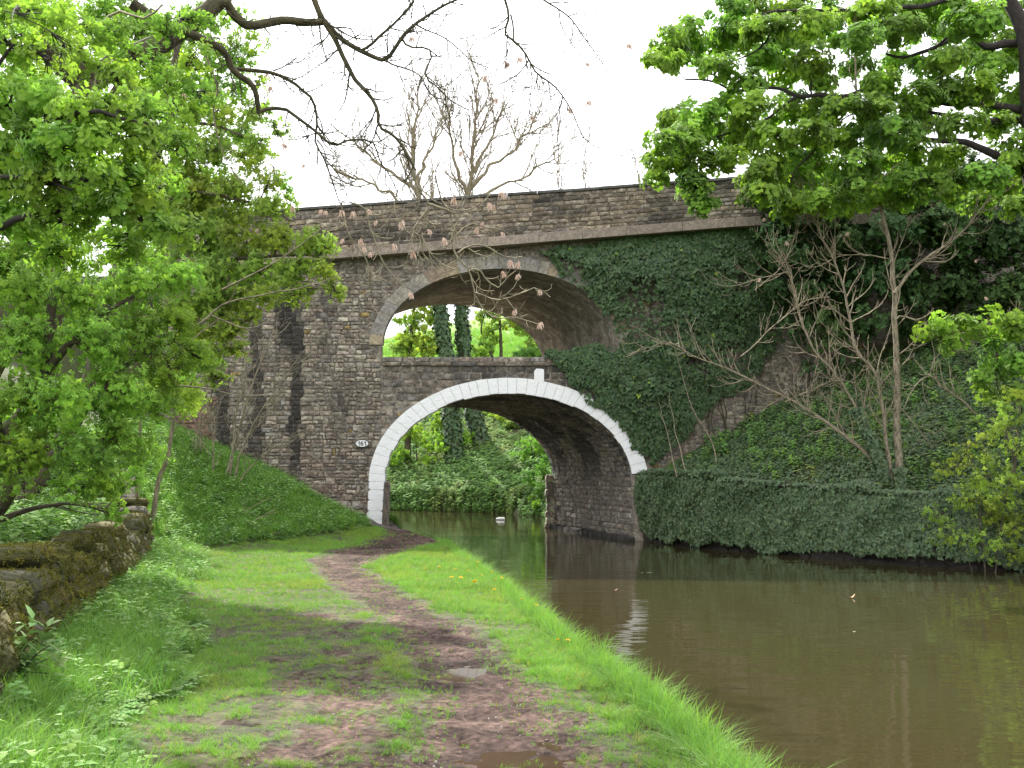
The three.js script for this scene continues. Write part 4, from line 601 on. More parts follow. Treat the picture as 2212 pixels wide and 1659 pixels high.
  const zA = [[260, 300], [295, 310], [410, 300], [490, 310], [605, 300], [650, 380], [835, 380], [1030, 440], [1140, 500], [410, 510], [545, 505], [615, 605], [570, 570], [780, 540], [915, 590], [900, 890], [1460, 250], [1490, 270], [1550, 170], [1205, 210], [1610, 660], [1665, 670], [1560, 740], [1660, 760], [1815, 870], [1820, 1100], [1640, 1010], [1370, 430], [1410, 390], [1550, 460]].map(([x, y]) => [614 + .3039 * x, 365 + .3039 * y]), zB = [[1080, 480], [1300, 360], [1730, 630], [1980, 280], [1610, 680], [1380, 730], [930, 950], [1150, 620], [625, 235], [1720, 400], [1215, 390]].map(([x, y]) => [672 + .3472 * x, .3472 * y]), zC = [[1150, 580], [1660, 460], [1680, 540], [1770, 900], [1890, 1030], [1820, 1290]].map(([x, y]) => [.3472 * x, .3472 * y]);
  const stalks = new Wood(62), r = rng(63); for (const [x, y] of [...zA, ...zB, ...zC]) { const c = off(W(x, y - 6, Z)); let best = null, bd = 1e9; for (const s of w.skel) { const d = s.p.distanceTo(c); if (d < bd) { bd = d; best = s.p; } } const b = part('key_bunch', keyGeo, M.key, t); b.position.copy(c); b.rotation.y = r() * 6; b.scale.setScalar(1.0 + .7 * r()); stalks.limb([best, best.clone().lerp(c, .5).add(V(0, .08 * bd + .02, 0)), c.clone().add(V(0, .005, 0))], .004, .002, .01, false); }
  stalks.build(t, M.barkMid, 'twig');
}

// ---------------------------------------------------------------- hawthorns and other growth on the hedge side
{
  const g0 = (x, z) => V(x, H(x, z), z);
  leafyTree('lime_bough_tree', 'nearest hedge tree with large bright leaves at the upper left', { base: g0(-5.6, -7.2), seed: 71, geos: GEO.hawthorn, leaf: M.hawthorn, bark: M.barkDark, perArea: 760, kids: 22, size: .92,
    limbs: [[[V(-5.6, .3, -7.2), V(-5.2, 2, -7.2), W(-120, 330, 7.3)], .13, .06], [[W(-120, 330, 7.3), W(0, 300, 7), W(60, 262, 6.8), W(110, 250, 6.6), W(200, 246, 6.6), W(260, 270, 6.7), W(330, 280, 6.8)], .045, .008], [[W(-120, 330, 7.3), W(-20, 490, 7), W(40, 470, 6.8), W(130, 455, 6.8), W(215, 445, 6.8), W(330, 500, 7)], .045, .008], [[W(-120, 330, 7.3), W(0, 380, 6.9), W(80, 390, 6.7), W(160, 420, 6.6)], .03, .008], [[W(-120, 330, 7.3), W(-30, 180, 7.2), W(30, 100, 7.2)], .04, .01]],
    clumps: [K(20, 225, 70, 6.9), K(90, 215, 60, 6.8), K(165, 245, 60, 6.7), K(250, 235, 60, 6.8), K(330, 250, 55, 7), K(40, 310, 75, 6.9), K(130, 320, 70, 6.6), K(215, 320, 60, 6.7), K(290, 310, 50, 6.8), K(20, 400, 80, 7), K(110, 400, 75, 6.7), K(190, 390, 60, 6.6), K(265, 390, 55, 6.8), K(40, 490, 80, 7.1), K(140, 480, 70, 6.9), K(230, 455, 60, 6.8), K(310, 440, 50, 7), K(330, 500, 40, 7), K(10, 100, 80, 7.3, .6), K(100, 130, 60, 7.4, .5), K(-60, 250, 80, 7.3), K(-70, 420, 90, 7.2), K(300, 365, 35, 6.9), K(370, 400, 40, 7.4), K(250, 530, 55, 7.4), K(130, 555, 60, 7.4), K(390, 510, 45, 8), K(60, 40, 70, 9, .6), K(150, 60, 65, 9, .6), K(240, 90, 60, 9.5, .6), K(180, 130, 60, 8.5, .6), K(310, 150, 55, 9.5, .6), K(260, 180, 50, 8.5, .6), K(370, 190, 50, 10, .6), K(420, 130, 45, 10, .5), K(340, 60, 55, 10, .5), K(440, 50, 40, 10.5, .5), K(400, 260, 50, 9.5, .7), K(380, 330, 50, 9, .8), K(440, 210, 45, 10, .6), K(10, 20, 70, 9, .7)] });
  leafyTree('hawthorn', 'leafy hawthorn bush leaning over the mossy wall', { base: g0(-5.9, -11.2), seed: 72, geos: GEO.hawthorn, leaf: M.hawthorn, bark: M.barkMid, perArea: 820, kids: 22, size: .76,
    limbs: [[[V(-5.9, .5, -11.2), W(60, 1000, 11), W(100, 800, 11), W(110, 600, 11.2), W(160, 400, 11.5)], .1, .03], [[W(60, 1000, 11), W(180, 880, 11), W(300, 780, 11.2), W(380, 740, 11.5)], .05, .012], [[W(100, 800, 11), W(220, 680, 11), W(340, 620, 11.3)], .05, .012], [[W(60, 1000, 11), W(-60, 800, 11), W(-100, 600, 11)], .06, .02]],
    clumps: [K(60, 640, 90, 11.2), K(180, 640, 90, 11), K(290, 620, 80, 11.2), K(60, 760, 100, 11), K(180, 750, 95, 10.8), K(300, 730, 85, 11.1), K(380, 690, 60, 11.5), K(50, 880, 95, 10.8), K(160, 870, 90, 10.6), K(270, 850, 90, 11), K(370, 800, 60, 11.4), K(420, 770, 50, 11.8), K(60, 980, 80, 10.7, .8), K(170, 975, 80, 10.6, .9), K(260, 950, 65, 11), K(340, 880, 45, 11.5), K(220, 1050, 55, 11), K(150, 1060, 50, 10.7, .8), K(-70, 700, 100, 11), K(-80, 900, 100, 10.8), K(40, 520, 90, 11.5, .7), K(300, 560, 60, 11.5), K(390, 600, 60, 11.8), K(30, 1060, 45, 10.5, .6), K(-10, 600, 80, 12), K(20, 560, 70, 12), K(-20, 1000, 80, 11), K(260, 1110, 30, 12.5), K(285, 1040, 34, 12.3)] });
  leafyTree('hawthorn', 'tall hawthorn whose outer boughs reach across the bridge wing wall', { base: g0(-7.6, -16), seed: 73, geos: GEO.hawthorn, leaf: M.lime, bark: M.barkMid, perArea: 860, kids: 22, size: .8,
    limbs: [[[V(-7.6, .6, -16), W(160, 900, 16), W(230, 650, 16), W(300, 450, 16), W(360, 250, 16), W(380, 80, 16)], .15, .05], [[W(230, 650, 16), W(380, 590, 15.8), W(520, 560, 15.5), W(640, 545, 15.2), W(715, 560, 15)], .06, .01], [[W(300, 450, 16), W(420, 420, 15.7), W(560, 440, 15.4), W(640, 480, 15.2)], .05, .01], [[W(360, 250, 16), W(460, 270, 15.8), W(540, 300, 15.6)], .04, .01], [[W(230, 650, 16), W(360, 690, 15.6), W(480, 660, 15.4)], .04, .01]],
    clumps: [K(460, 330, 65, 15.8, .8), K(540, 350, 45, 15.6, .7), K(420, 420, 80, 15.8), K(510, 430, 65, 15.6), K(580, 455, 45, 15.4), K(440, 510, 80, 15.8), K(530, 510, 65, 15.5), K(600, 520, 55, 15.3), K(665, 520, 45, 15.2), K(705, 530, 35, 15.1), K(640, 580, 40, 15.2), K(700, 590, 35, 15, .9), K(725, 630, 25, 15, .8), K(640, 640, 35, 15.1, .9), K(560, 590, 60, 15.4), K(480, 590, 70, 15.5), K(510, 660, 40, 15.5, .8), K(430, 660, 60, 15.6), K(470, 240, 60, 15.9, .7), K(540, 250, 40, 15.7, .5), K(560, 310, 35, 15.5, .5), K(400, 320, 70, 16), K(360, 470, 80, 16), K(360, 590, 70, 15.9), K(420, 740, 45, 15.6, .8), K(340, 380, 80, 16.2), K(580, 390, 30, 15.4, .6), K(475, 705, 50, 15.2, .8), K(440, 790, 48, 15.2, .8), K(525, 645, 40, 15.3, .7), K(400, 860, 48, 15.2, .8), K(470, 760, 35, 15.2, .6), K(440, 600, 60, 15.4), K(390, 680, 55, 15.5), K(380, 770, 50, 15.4), K(500, 720, 36, 15.1, .7), K(545, 685, 28, 15.1, .6), K(570, 640, 40, 15.1, .8), K(620, 600, 36, 15.1, .8), K(460, 640, 50, 15.2), K(430, 450, 60, 16.2), K(480, 480, 60, 16), K(360, 840, 50, 15.4), K(520, 755, 30, 15.1, .6), K(470, 820, 30, 15.1, .6)] });
  leafyTree('hawthorn', 'thin leafed hedge tree rising behind the ash limb at the top left', { base: g0(-9.8, -18.5), seed: 74, geos: GEO.hawthorn, leaf: M.hawthorn, bark: M.barkMoss, perArea: 400, kids: 16, size: 1.05,
    limbs: [[[V(-9.8, .9, -18.5), W(100, 800, 18), W(150, 450, 18), W(250, 200, 18), W(330, 20, 18)], .16, .06], [[W(250, 200, 18), W(380, 160, 17.8), W(500, 130, 17.5)], .05, .012], [[W(150, 450, 18), W(60, 250, 18), W(20, 50, 18)], .08, .03]],
    clumps: [K(380, 130, 90, 18, .9), K(460, 160, 70, 17.8, .8), K(520, 140, 45, 17.6, .6), K(300, 90, 90, 18), K(420, 60, 70, 18, .8), K(330, 210, 80, 18), K(200, 60, 90, 18, .9), K(100, 40, 90, 18, .9), K(20, 60, 90, 18), K(230, 170, 80, 18.2, .7), K(470, 30, 50, 18, .6), K(100, 170, 90, 18.2, .7), K(20, 200, 90, 18.2), K(420, 220, 70, 18), K(500, 210, 45, 17.6, .6), K(560, 180, 30, 17.5, .4), K(200, 300, 90, 18.3, .8), K(60, 330, 90, 18.3, .8), K(320, 300, 70, 18.3, .7), K(250, 20, 80, 18.3, .8), K(540, 90, 50, 17.6, .5), K(570, 240, 42, 17.6, .5), K(600, 290, 28, 17.4, .4), K(560, 330, 40, 17.6, .6), K(600, 400, 34, 17.2, .7), K(500, 300, 60, 17.8, .7), K(620, 440, 30, 17, .8), K(520, 40, 40, 17.8, .4), K(380, 420, 80, 18.4, .8), K(280, 420, 90, 18.5, .8), K(440, 400, 70, 18.2, .8), K(160, 420, 90, 18.5, .8), K(480, 100, 50, 17.8, .5)] });
  // the dark inner hedge line further back
  leafyTree('hedge_tree', 'shaded hedge growth in the gap between wall and bridge', { base: g0(-11.5, -21.5), seed: 75, geos: GEO.hawthorn, leaf: M.hawthorn, bark: M.barkMoss, perArea: 170, kids: 13, size: 1.35,
    limbs: [[[V(-11.5, 1.2, -21.5), W(40, 700, 21), W(60, 500, 21), W(100, 300, 21)], .14, .04], [[W(40, 700, 21), W(200, 680, 20.6), W(330, 700, 20.4)], .05, .02]],
    clumps: [K(60, 700, 110, 21), K(200, 680, 100, 20.8), K(310, 720, 80, 20.5), K(60, 860, 110, 20.8), K(200, 850, 100, 20.6), K(310, 860, 80, 20.4), K(390, 830, 55, 20.4, .8), K(60, 1000, 80, 20.4), K(190, 1000, 80, 20.2), K(300, 980, 60, 20.2), K(60, 520, 110, 21, .8), K(200, 500, 100, 21, .8), K(310, 560, 80, 20.8, .8), K(410, 880, 40, 20.4, .7), K(230, 1070, 50, 19.8), K(120, 1080, 60, 19.6), K(20, 1090, 60, 19.4), K(70, 1120, 50, 18.5), K(170, 1120, 50, 18.5), K(20, 620, 100, 21), K(110, 600, 100, 21)] });
  // two pale sapling stems at the wall end
  const bare = (name, label, base, stems, seed, so, mat, group, cat = 'sapling') => { const t = thing(name, label, cat, base, group), w = new Wood(seed); for (const [pts, r0, r1, s] of stems) { const l = w.limb(pts.map((p) => p.clone().sub(base)), r0, r1, .02); if (so && s !== 0) w.sprout(l, so); } w.build(t, mat, 'stem'); return t; };
  const so1 = { per: [1.6, 3], len: [.5, .2], rad: [.01, .005], ang: .9, droop: 0, curl: .25, jit: .35, tip: .002, from: .35 };
  bare('sapling', 'pair of pale sunlit sapling stems at the far end of the mossy wall', W(322, 1182, 20.6), [[px([[322, 1185], [330, 1130], [338, 1070], [345, 1030], [362, 990], [372, 930], [378, 880], [385, 820]], 20.6), .055, .03], [px([[304, 1180], [302, 1130], [297, 1080], [296, 1030], [302, 960], [306, 900]], 20.5), .045, .02], [px([[338, 1060], [350, 1060], [362, 1045]], 20.6), .01, .005, 0]], 81, so1, M.barkPale);
  const so2 = { per: [4, 5], len: [1.1, .4], rad: [.011, .007], ang: .7, droop: .02, curl: .22, jit: .3, tip: .0025, from: .3, flat: .8 };
  bare('coppice_stems', 'clump of bare stems leaning before the stained wing wall', W(470, 1085, 25), [[px([[468, 1095], [490, 1020], [512, 940], [535, 860], [560, 790], [600, 720]], 25, 25.6), .045, .012], [px([[478, 1090], [500, 1010], [505, 930], [520, 850], [535, 760]], 25.1), .035, .012], [px([[455, 1085], [460, 1010], [458, 940], [450, 880]], 25.2), .03, .012], [px([[500, 1070], [515, 1000], [545, 920], [590, 850], [640, 780], [680, 730]], 25), .03, .008], [px([[490, 1085], [540, 1010], [600, 960], [660, 930]], 24.8), .022, .006]], 82, so2, M.barkPale);
  bare('coppice_stems', 'group of three thin stems standing higher on the nettle bank', W(420, 1038, 26), [[px([[412, 1040], [422, 980], [430, 930], [440, 870]], 26), .028, .01], [px([[420, 1040], [432, 985], [434, 930], [450, 860]], 26), .03, .01], [px([[405, 1030], [414, 980], [424, 920]], 26.1), .02, .008]], 83, so2, M.barkPale);
  bare('fallen_branch', 'dead branches lying low over the nettles by the bank foot', W(485, 1140, 23), [[px([[475, 1150], [510, 1115], [560, 1085], [585, 1075]], 23), .016, .006], [px([[482, 1165], [520, 1140], [560, 1120], [600, 1095]], 22.6), .014, .005], [px([[530, 1170], [570, 1155], [605, 1150]], 22.5), .012, .005]], 84, { per: [3], len: [.4], rad: [.006], ang: .6, jit: .3, from: .3, curl: .1 }, M.barkPale, null, 'branch');
  bare('hanging_branch', 'long pale dead branches reaching out of the hedge before the wing wall', W(340, 730, 14.4), [[px([[330, 730], [430, 700], [480, 660], [560, 640], [640, 622], [700, 605], [745, 585]], 14.4, 14.2), .018, .006], [px([[455, 680], [490, 695], [530, 712], [570, 700], [610, 670]], 14.4), .012, .004], [px([[480, 625], [540, 595], [600, 565], [650, 530], [680, 505]], 14.3), .014, .005], [px([[360, 790], [420, 730], [470, 690]], 14.4), .014, .006], [px([[390, 755], [440, 775], [480, 790]], 14.4), .012, .005], [px([[370, 830], [440, 838], [520, 852], [580, 855], [625, 850]], 14.4), .015, .004], [px([[220, 60], [212, 110], [210, 160], [203, 190], [212, 230]], 9.5), .012, .008, 0], [px([[215, 55], [250, 25], [310, 40], [350, 10]], 9.5), .014, .01], [px([[445, 120], [470, 190], [460, 240], [480, 330], [520, 400]], 13, 14), .016, .006]], 85, { per: [1.5, 3], len: [.4, .15], rad: [.007, .004], ang: .8, jit: .35, from: .3, curl: .25, tip: .002 }, M.barkPale, null, 'branch');
  // glossy shrub in the bottom left corner
  { const base = g0(-3.1, -6.75), t = thing('laurel_shrub', 'small glossy leaved shrub at the foot of the mossy wall in the corner', 'shrub', base), w = new Wood(86), spots = []; const geo = [sprig(7, .11, .045, LANCE, { stem: .14, spread: .8 })]; for (let k = 0; k < 9; k++) { const e = W(15 + 50 * (k % 3) - 10, 1395 + 30 * (k / 3 | 0), 6.7 + .1 * (k % 2)).sub(base), l = w.limb([V(0, -.05, 0), e.clone().multiplyScalar(.5).add(V(.02, .05, 0)), e], .008, .003, .02); for (let i = 0; i < 7; i++) spots.push({ p: l.P[l.P.length - 1 - Math.min(i, 3)].clone().add(V((w.r() - .5) * .08, (w.r() - .5) * .08, (w.r() - .5) * .08)), d: V(w.r() - .4, 1, w.r() - .5).normalize() }); } w.build(t, M.barkMid, 'stem'); mass('leaves', geo, M.glossy, spots, t, { seed: 87 }); }
}

// ---------------------------------------------------------------- offside bank: sycamore, young ash, scrub
{
  const base = V(11.9, H(11.9, -23), -23), L = (l, d = 23.2) => px(l, d), cl = [[1440, 95, 48], [1480, 70, 48], [1425, 135, 40], [1500, 120, 52], [1545, 150, 45], [1560, 95, 42], [1590, 30, 58], [1640, 70, 55], [1640, 130, 42], [1690, 20, 55], [1700, 100, 55], [1745, 60, 55], [1690, 160, 42], [1760, 130, 50], [1800, 40, 60], [1850, 90, 50], [1880, 30, 60], [1940, 70, 55], [1960, 20, 60], [2020, 60, 60], [2040, 10, 60], [2100, 50, 60], [2160, 30, 70], [2190, 110, 60], [2150, 150, 55], [2050, 130, 48], [2000, 150, 45], [1930, 140, 40], [1840, 150, 36], [2110, 190, 50], [2190, 210, 60], [2060, 200, 50], [1980, 210, 50], [1900, 240, 48], [1830, 240, 48], [1760, 235, 52], [1690, 235, 52], [1620, 235, 52], [1560, 240, 48], [1500, 255, 48], [1455, 265, 42], [1440, 310, 42], [1490, 310, 50], [1550, 300, 50], [1610, 300, 48], [1670, 300, 46], [1740, 290, 50], [1800, 300, 44], [1860, 300, 50], [1930, 290, 50], [2000, 270, 48], [2080, 270, 48], [2150, 280, 50], [2200, 320, 50], [1425, 355, 34], [1470, 360, 40], [1525, 355, 40], [1590, 345, 36], [1660, 350, 34], [1720, 345, 46], [1780, 350, 46], [1850, 360, 50], [1920, 345, 48], [1980, 330, 48], [2050, 340, 40], [1500, 410, 36], [1520, 445, 30], [1490, 390, 30], [1415, 390, 22], [1720, 400, 50], [1660, 390, 36], [1790, 400, 44], [1860, 405, 40], [2010, 400, 40], [2040, 430, 36], [1700, 450, 34], [1950, 390, 40], [2180, 400, 40], [1620, 390, 26]];
  cl.push(...[[1650, 420, 40], [1720, 440, 44], [1780, 440, 44], [1840, 440, 40], [1900, 430, 44], [1960, 430, 40], [2080, 400, 50], [2130, 380, 50], [2180, 360, 50], [2120, 440, 40], [2200, 450, 40], [1640, 370, 36], [1700, 380, 44], [1600, 70, 50], [1620, 180, 40], [1780, 170, 40], [1900, 180, 44], [2100, 110, 40], [1960, 260, 50], [1880, 270, 40], [2020, 380, 44]]);
  const r = rng(95); leafyTree('sycamore', 'large leafy sycamore spreading across the upper right before the parapet', { base, seed: 91, geos: GEO.sycamore, leaf: M.sycamore, bark: M.barkDark, perArea: 150, minN: 50, kids: 16, size: .72, up: .5, tint: .4,
    limbs: [[[base.clone().add(V(0, -.5, 0)), W(2260, 640, 23), W(2235, 420, 23), W(2225, 250, 23), W(2205, 60, 23), W(2140, -60, 23)], .34, .14], [L([[2235, 380], [2190, 355], [2131, 327], [2072, 307], [2013, 300], [1930, 300]]), .12, .03], [L([[2228, 262], [2180, 254], [2131, 260], [2072, 250], [1990, 240]]), .09, .03], [L([[2215, 90], [2171, 98], [2139, 98], [2080, 75], [2052, 83], [1958, 126], [1911, 118]]), .1, .025], [L([[2225, 240], [2130, 225], [2052, 220], [1980, 222], [1926, 212], [1875, 193], [1836, 205], [1769, 205], [1722, 209], [1686, 189], [1620, 193], [1580, 193], [1556, 181], [1521, 173], [1480, 172]]), .1, .018], [L([[2150, -40], [2013, 10], [1940, 18], [1856, 20], [1738, 24], [1679, 20], [1600, 60]]), .07, .02], [L([[1722, 209], [1660, 250], [1560, 290], [1480, 330]]), .035, .012], [L([[1850, 200], [1790, 290], [1720, 370], [1700, 430]]), .035, .012], [L([[1680, 20], [1650, 100], [1590, 130], [1520, 150]]), .03, .01]],
    clumps: cl.map(([x, y, q]) => K(x, y, q * 1.3, 21.6 + 3.6 * r(), 1, .46)) });
  // young ash
  const b2 = W(1940, 1075, 23.2), t = thing('young_ash', 'bare pale stemmed young ash rooted in the canal wall', 'tree', b2), w = new Wood(101), off = (p) => p.clone().sub(b2), so = { per: [5.2, 5], len: [1.15, .42], rad: [.015, .009], ang: .75, droop: .06, curl: .34, jit: .32, flat: .75, tip: .005, from: .15 }, so3 = { ...so, per: [6, 5], len: [.75, .3] };
  const st = (l, r0, r1, s = so, d = 23.2, d2 = d) => { const k = w.limb(px(l, d, d2).map(off), r0, r1, .025); if (s) w.sprout(k, s); return k; };
  st([[1945, 1080], [1940, 960], [1936, 800], [1932, 640], [1925, 560], [1910, 480], [1888, 380], [1872, 280], [1852, 200], [1848, 100], [1852, 10]], .088, .012, { ...so, per: [2.2, 3.8], from: .18 });
  st([[1927, 1035], [1915, 960], [1900, 850], [1880, 790], [1850, 760], [1835, 690], [1820, 620], [1800, 560], [1775, 510], [1760, 440]], .05, .01);
  st([[1915, 1025], [1860, 970], [1780, 910], [1720, 870], [1640, 830], [1580, 800], [1500, 770], [1440, 740], [1400, 752], [1370, 740]], .052, .006, so, 23.2, 24.2);
  st([[1915, 1020], [1890, 960], [1860, 900], [1820, 830], [1770, 770], [1730, 690], [1712, 610], [1680, 550], [1640, 510]], .042, .007, so, 23.3, 23.8);
  st([[1932, 634], [1982, 571], [2052, 523], [2111, 460], [2151, 401], [2202, 307]], .04, .008, so3, 23); st([[1934, 690], [1944, 683], [2012, 706], [2093, 722], [2154, 716], [2195, 689]], .022, .006, so3, 22.8); st([[2008, 811], [2025, 770], [2073, 754], [2106, 738]], .012, .004, so3, 22.5);
  st([[2114, 900], [2070, 860], [2033, 835], [2008, 811], [1976, 835], [1952, 884]], .028, .008, so3, 22.4); st([[1696, 868], [1749, 843], [1810, 819], [1846, 827]], .012, .012, so3, 23.3); st([[1712, 600], [1709, 588], [1628, 606], [1571, 619], [1538, 612]], .014, .004, so3, 23.6); st([[1600, 770], [1619, 754], [1680, 698], [1741, 649], [1790, 640]], .012, .01, so3, 23.7);
  st([[1936, 870], [1980, 925], [2010, 960]], .015, .005, so3, 22.9); st([[1800, 560], [1760, 480], [1720, 400], [1700, 340]], .016, .005, so3, 23.5); st([[1640, 620], [1700, 560], [1730, 430], [1735, 380]], .012, .005, so3, 23.6); st([[1925, 560], [1830, 550], [1760, 575], [1700, 560]], .014, .004, so3, 23.2); st([[1890, 400], [1960, 330], [2010, 220], [1998, 200]], .012, .004, so3, 23.1); st([[1874, 290], [1830, 250], [1810, 180]], .01, .004, so3, 23);
  w.build(t, M.barkPale, 'trunk'); const r2 = rng(103); for (const [x, y] of [[1945, 350], [2108, 560], [1770, 460], [1640, 600], [1830, 500], [2040, 480], [2093, 708], [1650, 470], [2130, 640], [1700, 520]]) { const k = part('key_bunch', keyGeo, M.key, t); k.position.copy(off(W(x, y, 23.1))); k.scale.setScalar(.9 + .6 * r2()); k.rotation.y = r2() * 6; }
  const iv = []; for (let i = 0; i < 1500; i++) { const a = r2(), q = r2() < .5 ? W(lerp(1915, 1850, a), lerp(1040, 880, a), 23.15) : W(1942 + 4 * r2(), lerp(1080, 1010, a), 23.05); iv.push({ p: off(q.add(V((r2() - .5) * .2, 0, (r2() - .5) * .2))), q: ivyDir(V(r2() - .5, .2, 1).normalize(), r2), s: .06 + .04 * r2() }); } mass('ivy_sleeve', GEO.ivy, M.ivySmall, iv, t, { seed: 104 });
  // herbs, dead stalks and young growth scattered over the slope
  { const rr = rng(99), A = [], B = [], C = []; for (let i = 0; i < 26000; i++) { const x = lerp(4, 15, rr()), z = lerp(-30, -14, rr()); if (inPoly(canalPoly, x, z)) continue; const d = polyDist(RB, x, z); if (d < .4 || d > 7.5) continue; const n = fbm(x * .9 + 3, z * .9, 251, 3), e = smooth(6, 10, x), p = V(x, H(x, z), z), up = V((rr() - .5) * .6 - .2, 1, (rr() - .5) * .6 + .2).normalize(); if (n > .6 - .1 * e && rr() < .3) A.push({ p, d: up, s: .6 + .7 * rr() }); else if (n < .4 && rr() < .12) B.push({ p, d: up, s: .7 + .6 * rr() }); else if (rr() < .02 + .2 * e) C.push({ p, d: up, s: .7 + .8 * rr() }); }
    tag(mass('bank_herbs', GEO.nettle, M.weed, A, null, { seed: 171, tint: .35 }), 'young herbs growing on the slope behind the canal wall', 'undergrowth'); tag(mass('bank_grass', GEO.longtuft, M.grass, B, null, { seed: 172, tint: .35 }), 'loose grass tufts on the slope behind the canal wall', 'grass'); tag(mass('bank_fronds', GEO.lacy, M.lime, C, null, { seed: 173, tint: .3 }), 'feathery light green plants on the right bank slope', 'undergrowth'); }
  // slim stems against the ivied wall
  const so4 = { per: [1.8, 3], len: [.5, .2], rad: [.006, .004], ang: .6, curl: .2, jit: .3, tip: .002, from: .3 };
  for (const [list, label, sd] of [[[[1548, 1030], [1540, 960], [1500, 890], [1478, 830], [1460, 760]], 'tall slim bare sapling leaning left before the ivied bridge wing', 111], [[[1484, 1030], [1470, 970], [1455, 910], [1445, 850]], 'thin bare sapling second from the bare leaning one by the arch', 112], [[[1462, 1030], [1450, 980], [1438, 920], [1420, 860]], 'thin bare sapling nearest the white arch end', 113]]) { const b = W(...list[0], 28.2), q = thing('slim_sapling', label, 'sapling', b), ww = new Wood(sd), l = ww.limb(px(list, 28.2, 29.2).map((p) => p.sub(b)), .022, .006, .03); ww.sprout(l, so4); ww.build(q, M.barkPale, 'stem'); }
  // leafy growth at the right edge
  const sc = (name, label, base, seed, limbs, clumps, o) => leafyTree(name, label, { base, seed, limbs, clumps, geos: GEO.hawthorn, leaf: M.lime, bark: M.barkMid, perArea: 130, kids: 10, ...o, category: o?.category ?? 'shrub' });
  const g0 = (x, z) => V(x, H(x, z), z), a1 = W(2190, 1010, 22), bs = g0(a1.x, a1.z);
  sc('sycamore_sapling', 'bright green sycamore sapling behind the young ash on the right bank', bs, 121, [[[bs, W(2160, 850, 22.2), W(2140, 720, 22.4)], .03, .01], [[W(2160, 850, 22.2), W(2060, 760, 22.4), W(1990, 720, 22.4)], .015, .006], [[bs, W(2205, 850, 22), W(2210, 750, 22)], .02, .008]], [K(1995, 715, 30, 22.4), K(2040, 700, 34, 22.4), K(2090, 710, 36, 22.4), K(2135, 695, 38, 22.4), K(2180, 720, 42, 22.3), K(2150, 770, 42, 22.2), K(2200, 790, 50, 22), K(2130, 820, 34, 22.2), K(2190, 860, 46, 22), K(2060, 740, 26, 22.4), K(2210, 700, 40, 22.2), K(2120, 850, 30, 22)], { geos: GEO.sycamore, leaf: M.sycamore, perArea: 60, minN: 14, size: .85, kids: 8, category: 'sapling' });
  const a2 = W(2130, 1150, 20.8), b3 = g0(a2.x, a2.z); sc('bramble_bush', 'sprawling yellow green bush on the right bank edge', b3, 122, [[[b3, W(2110, 1050, 21), W(2090, 960, 21.2)], .02, .008], [[b3, W(2180, 1040, 20.8), W(2200, 930, 21)], .02, .008], [[b3, W(2050, 1120, 21), W(2010, 1090, 21.2)], .012, .006]], [K(2180, 930, 55, 21, .7), K(2110, 960, 50, 21.2, .6), K(2060, 1010, 45, 21.2, .55), K(2140, 1030, 60, 21, .7), K(2200, 1040, 60, 20.8, .8), K(2080, 1080, 50, 21, .6), K(2020, 1120, 42, 21, .45), K(2140, 1110, 60, 20.8, .7), K(2200, 1140, 55, 20.6, .8), K(2060, 1160, 50, 20.9, .6), K(2120, 1180, 45, 20.7, .7), K(2190, 1195, 45, 20.5, .8), K(2200, 850, 50, 21.3, .8), K(2150, 900, 45, 21.2, .8), K(2200, 980, 50, 20.9, .9), K(2160, 1070, 50, 20.7, .9)], { perArea: 190 });
  // dark evergreen growth under the road wall
  const b4 = g0(11.2, -28.6); sc('evergreen_shrub', 'dark evergreen shrubs massed under the road wall on the right', b4, 123, [[[b4, W(1900, 620, 28.6), W(1880, 520, 28.6)], .06, .02], [[b4, W(2080, 650, 28.2), W(2120, 520, 28.2)], .06, .02], [[b4, W(1780, 700, 28.8), W(1720, 600, 28.9)], .04, .015]], [K(1700, 560, 70, 29, .9), K(1790, 530, 80, 28.8), K(1890, 510, 85, 28.6), K(1990, 520, 85, 28.4), K(2090, 500, 90, 28.2), K(2180, 520, 90, 28), K(1740, 640, 65, 29, .8), K(1830, 620, 75, 28.8), K(1930, 610, 80, 28.6), K(2030, 620, 80, 28.2), K(2130, 610, 85, 28), K(2200, 640, 70, 27.6), K(1800, 700, 55, 28.6, .6), K(1890, 690, 60, 28.4, .6), K(1990, 700, 60, 28, .7), K(1700, 470, 45, 29, .8), K(1800, 450, 50, 28.8), K(1960, 440, 50, 28.6), K(2100, 425, 50, 28.4), K(2190, 430, 50, 28.2), K(1720, 420, 50, 28.9), K(1780, 395, 45, 28.8), K(1860, 400, 50, 28.8), K(1940, 385, 50, 28.6), K(2030, 390, 55, 28.5), K(2120, 380, 55, 28.4), K(2200, 370, 60, 28.2), K(1660, 430, 40, 29), K(1680, 510, 50, 29)], { leaf: M.evergreen, geos: GEO.broad, size: 1.4, perArea: 260 });
  const b5 = g0(8.1, -28.9); sc('ivied_bush', 'ivy covered thicket against the wing wall behind the young ash', b5, 124, [[[b5, W(1720, 700, 28.8), W(1700, 600, 29)], .04, .015], [[b5, W(1800, 740, 28.6), W(1830, 680, 28.6)], .03, .012]], [K(1690, 640, 50, 29.2, .7), K(1720, 710, 55, 29, .8), K(1790, 740, 55, 28.7, .7), K(1840, 780, 50, 28.4, .6), K(1670, 570, 45, 29.3, .7), K(1760, 800, 40, 28.6, .5)], { leaf: M.evergreen, geos: GEO.broad, size: 1.2, perArea: 120 });
}

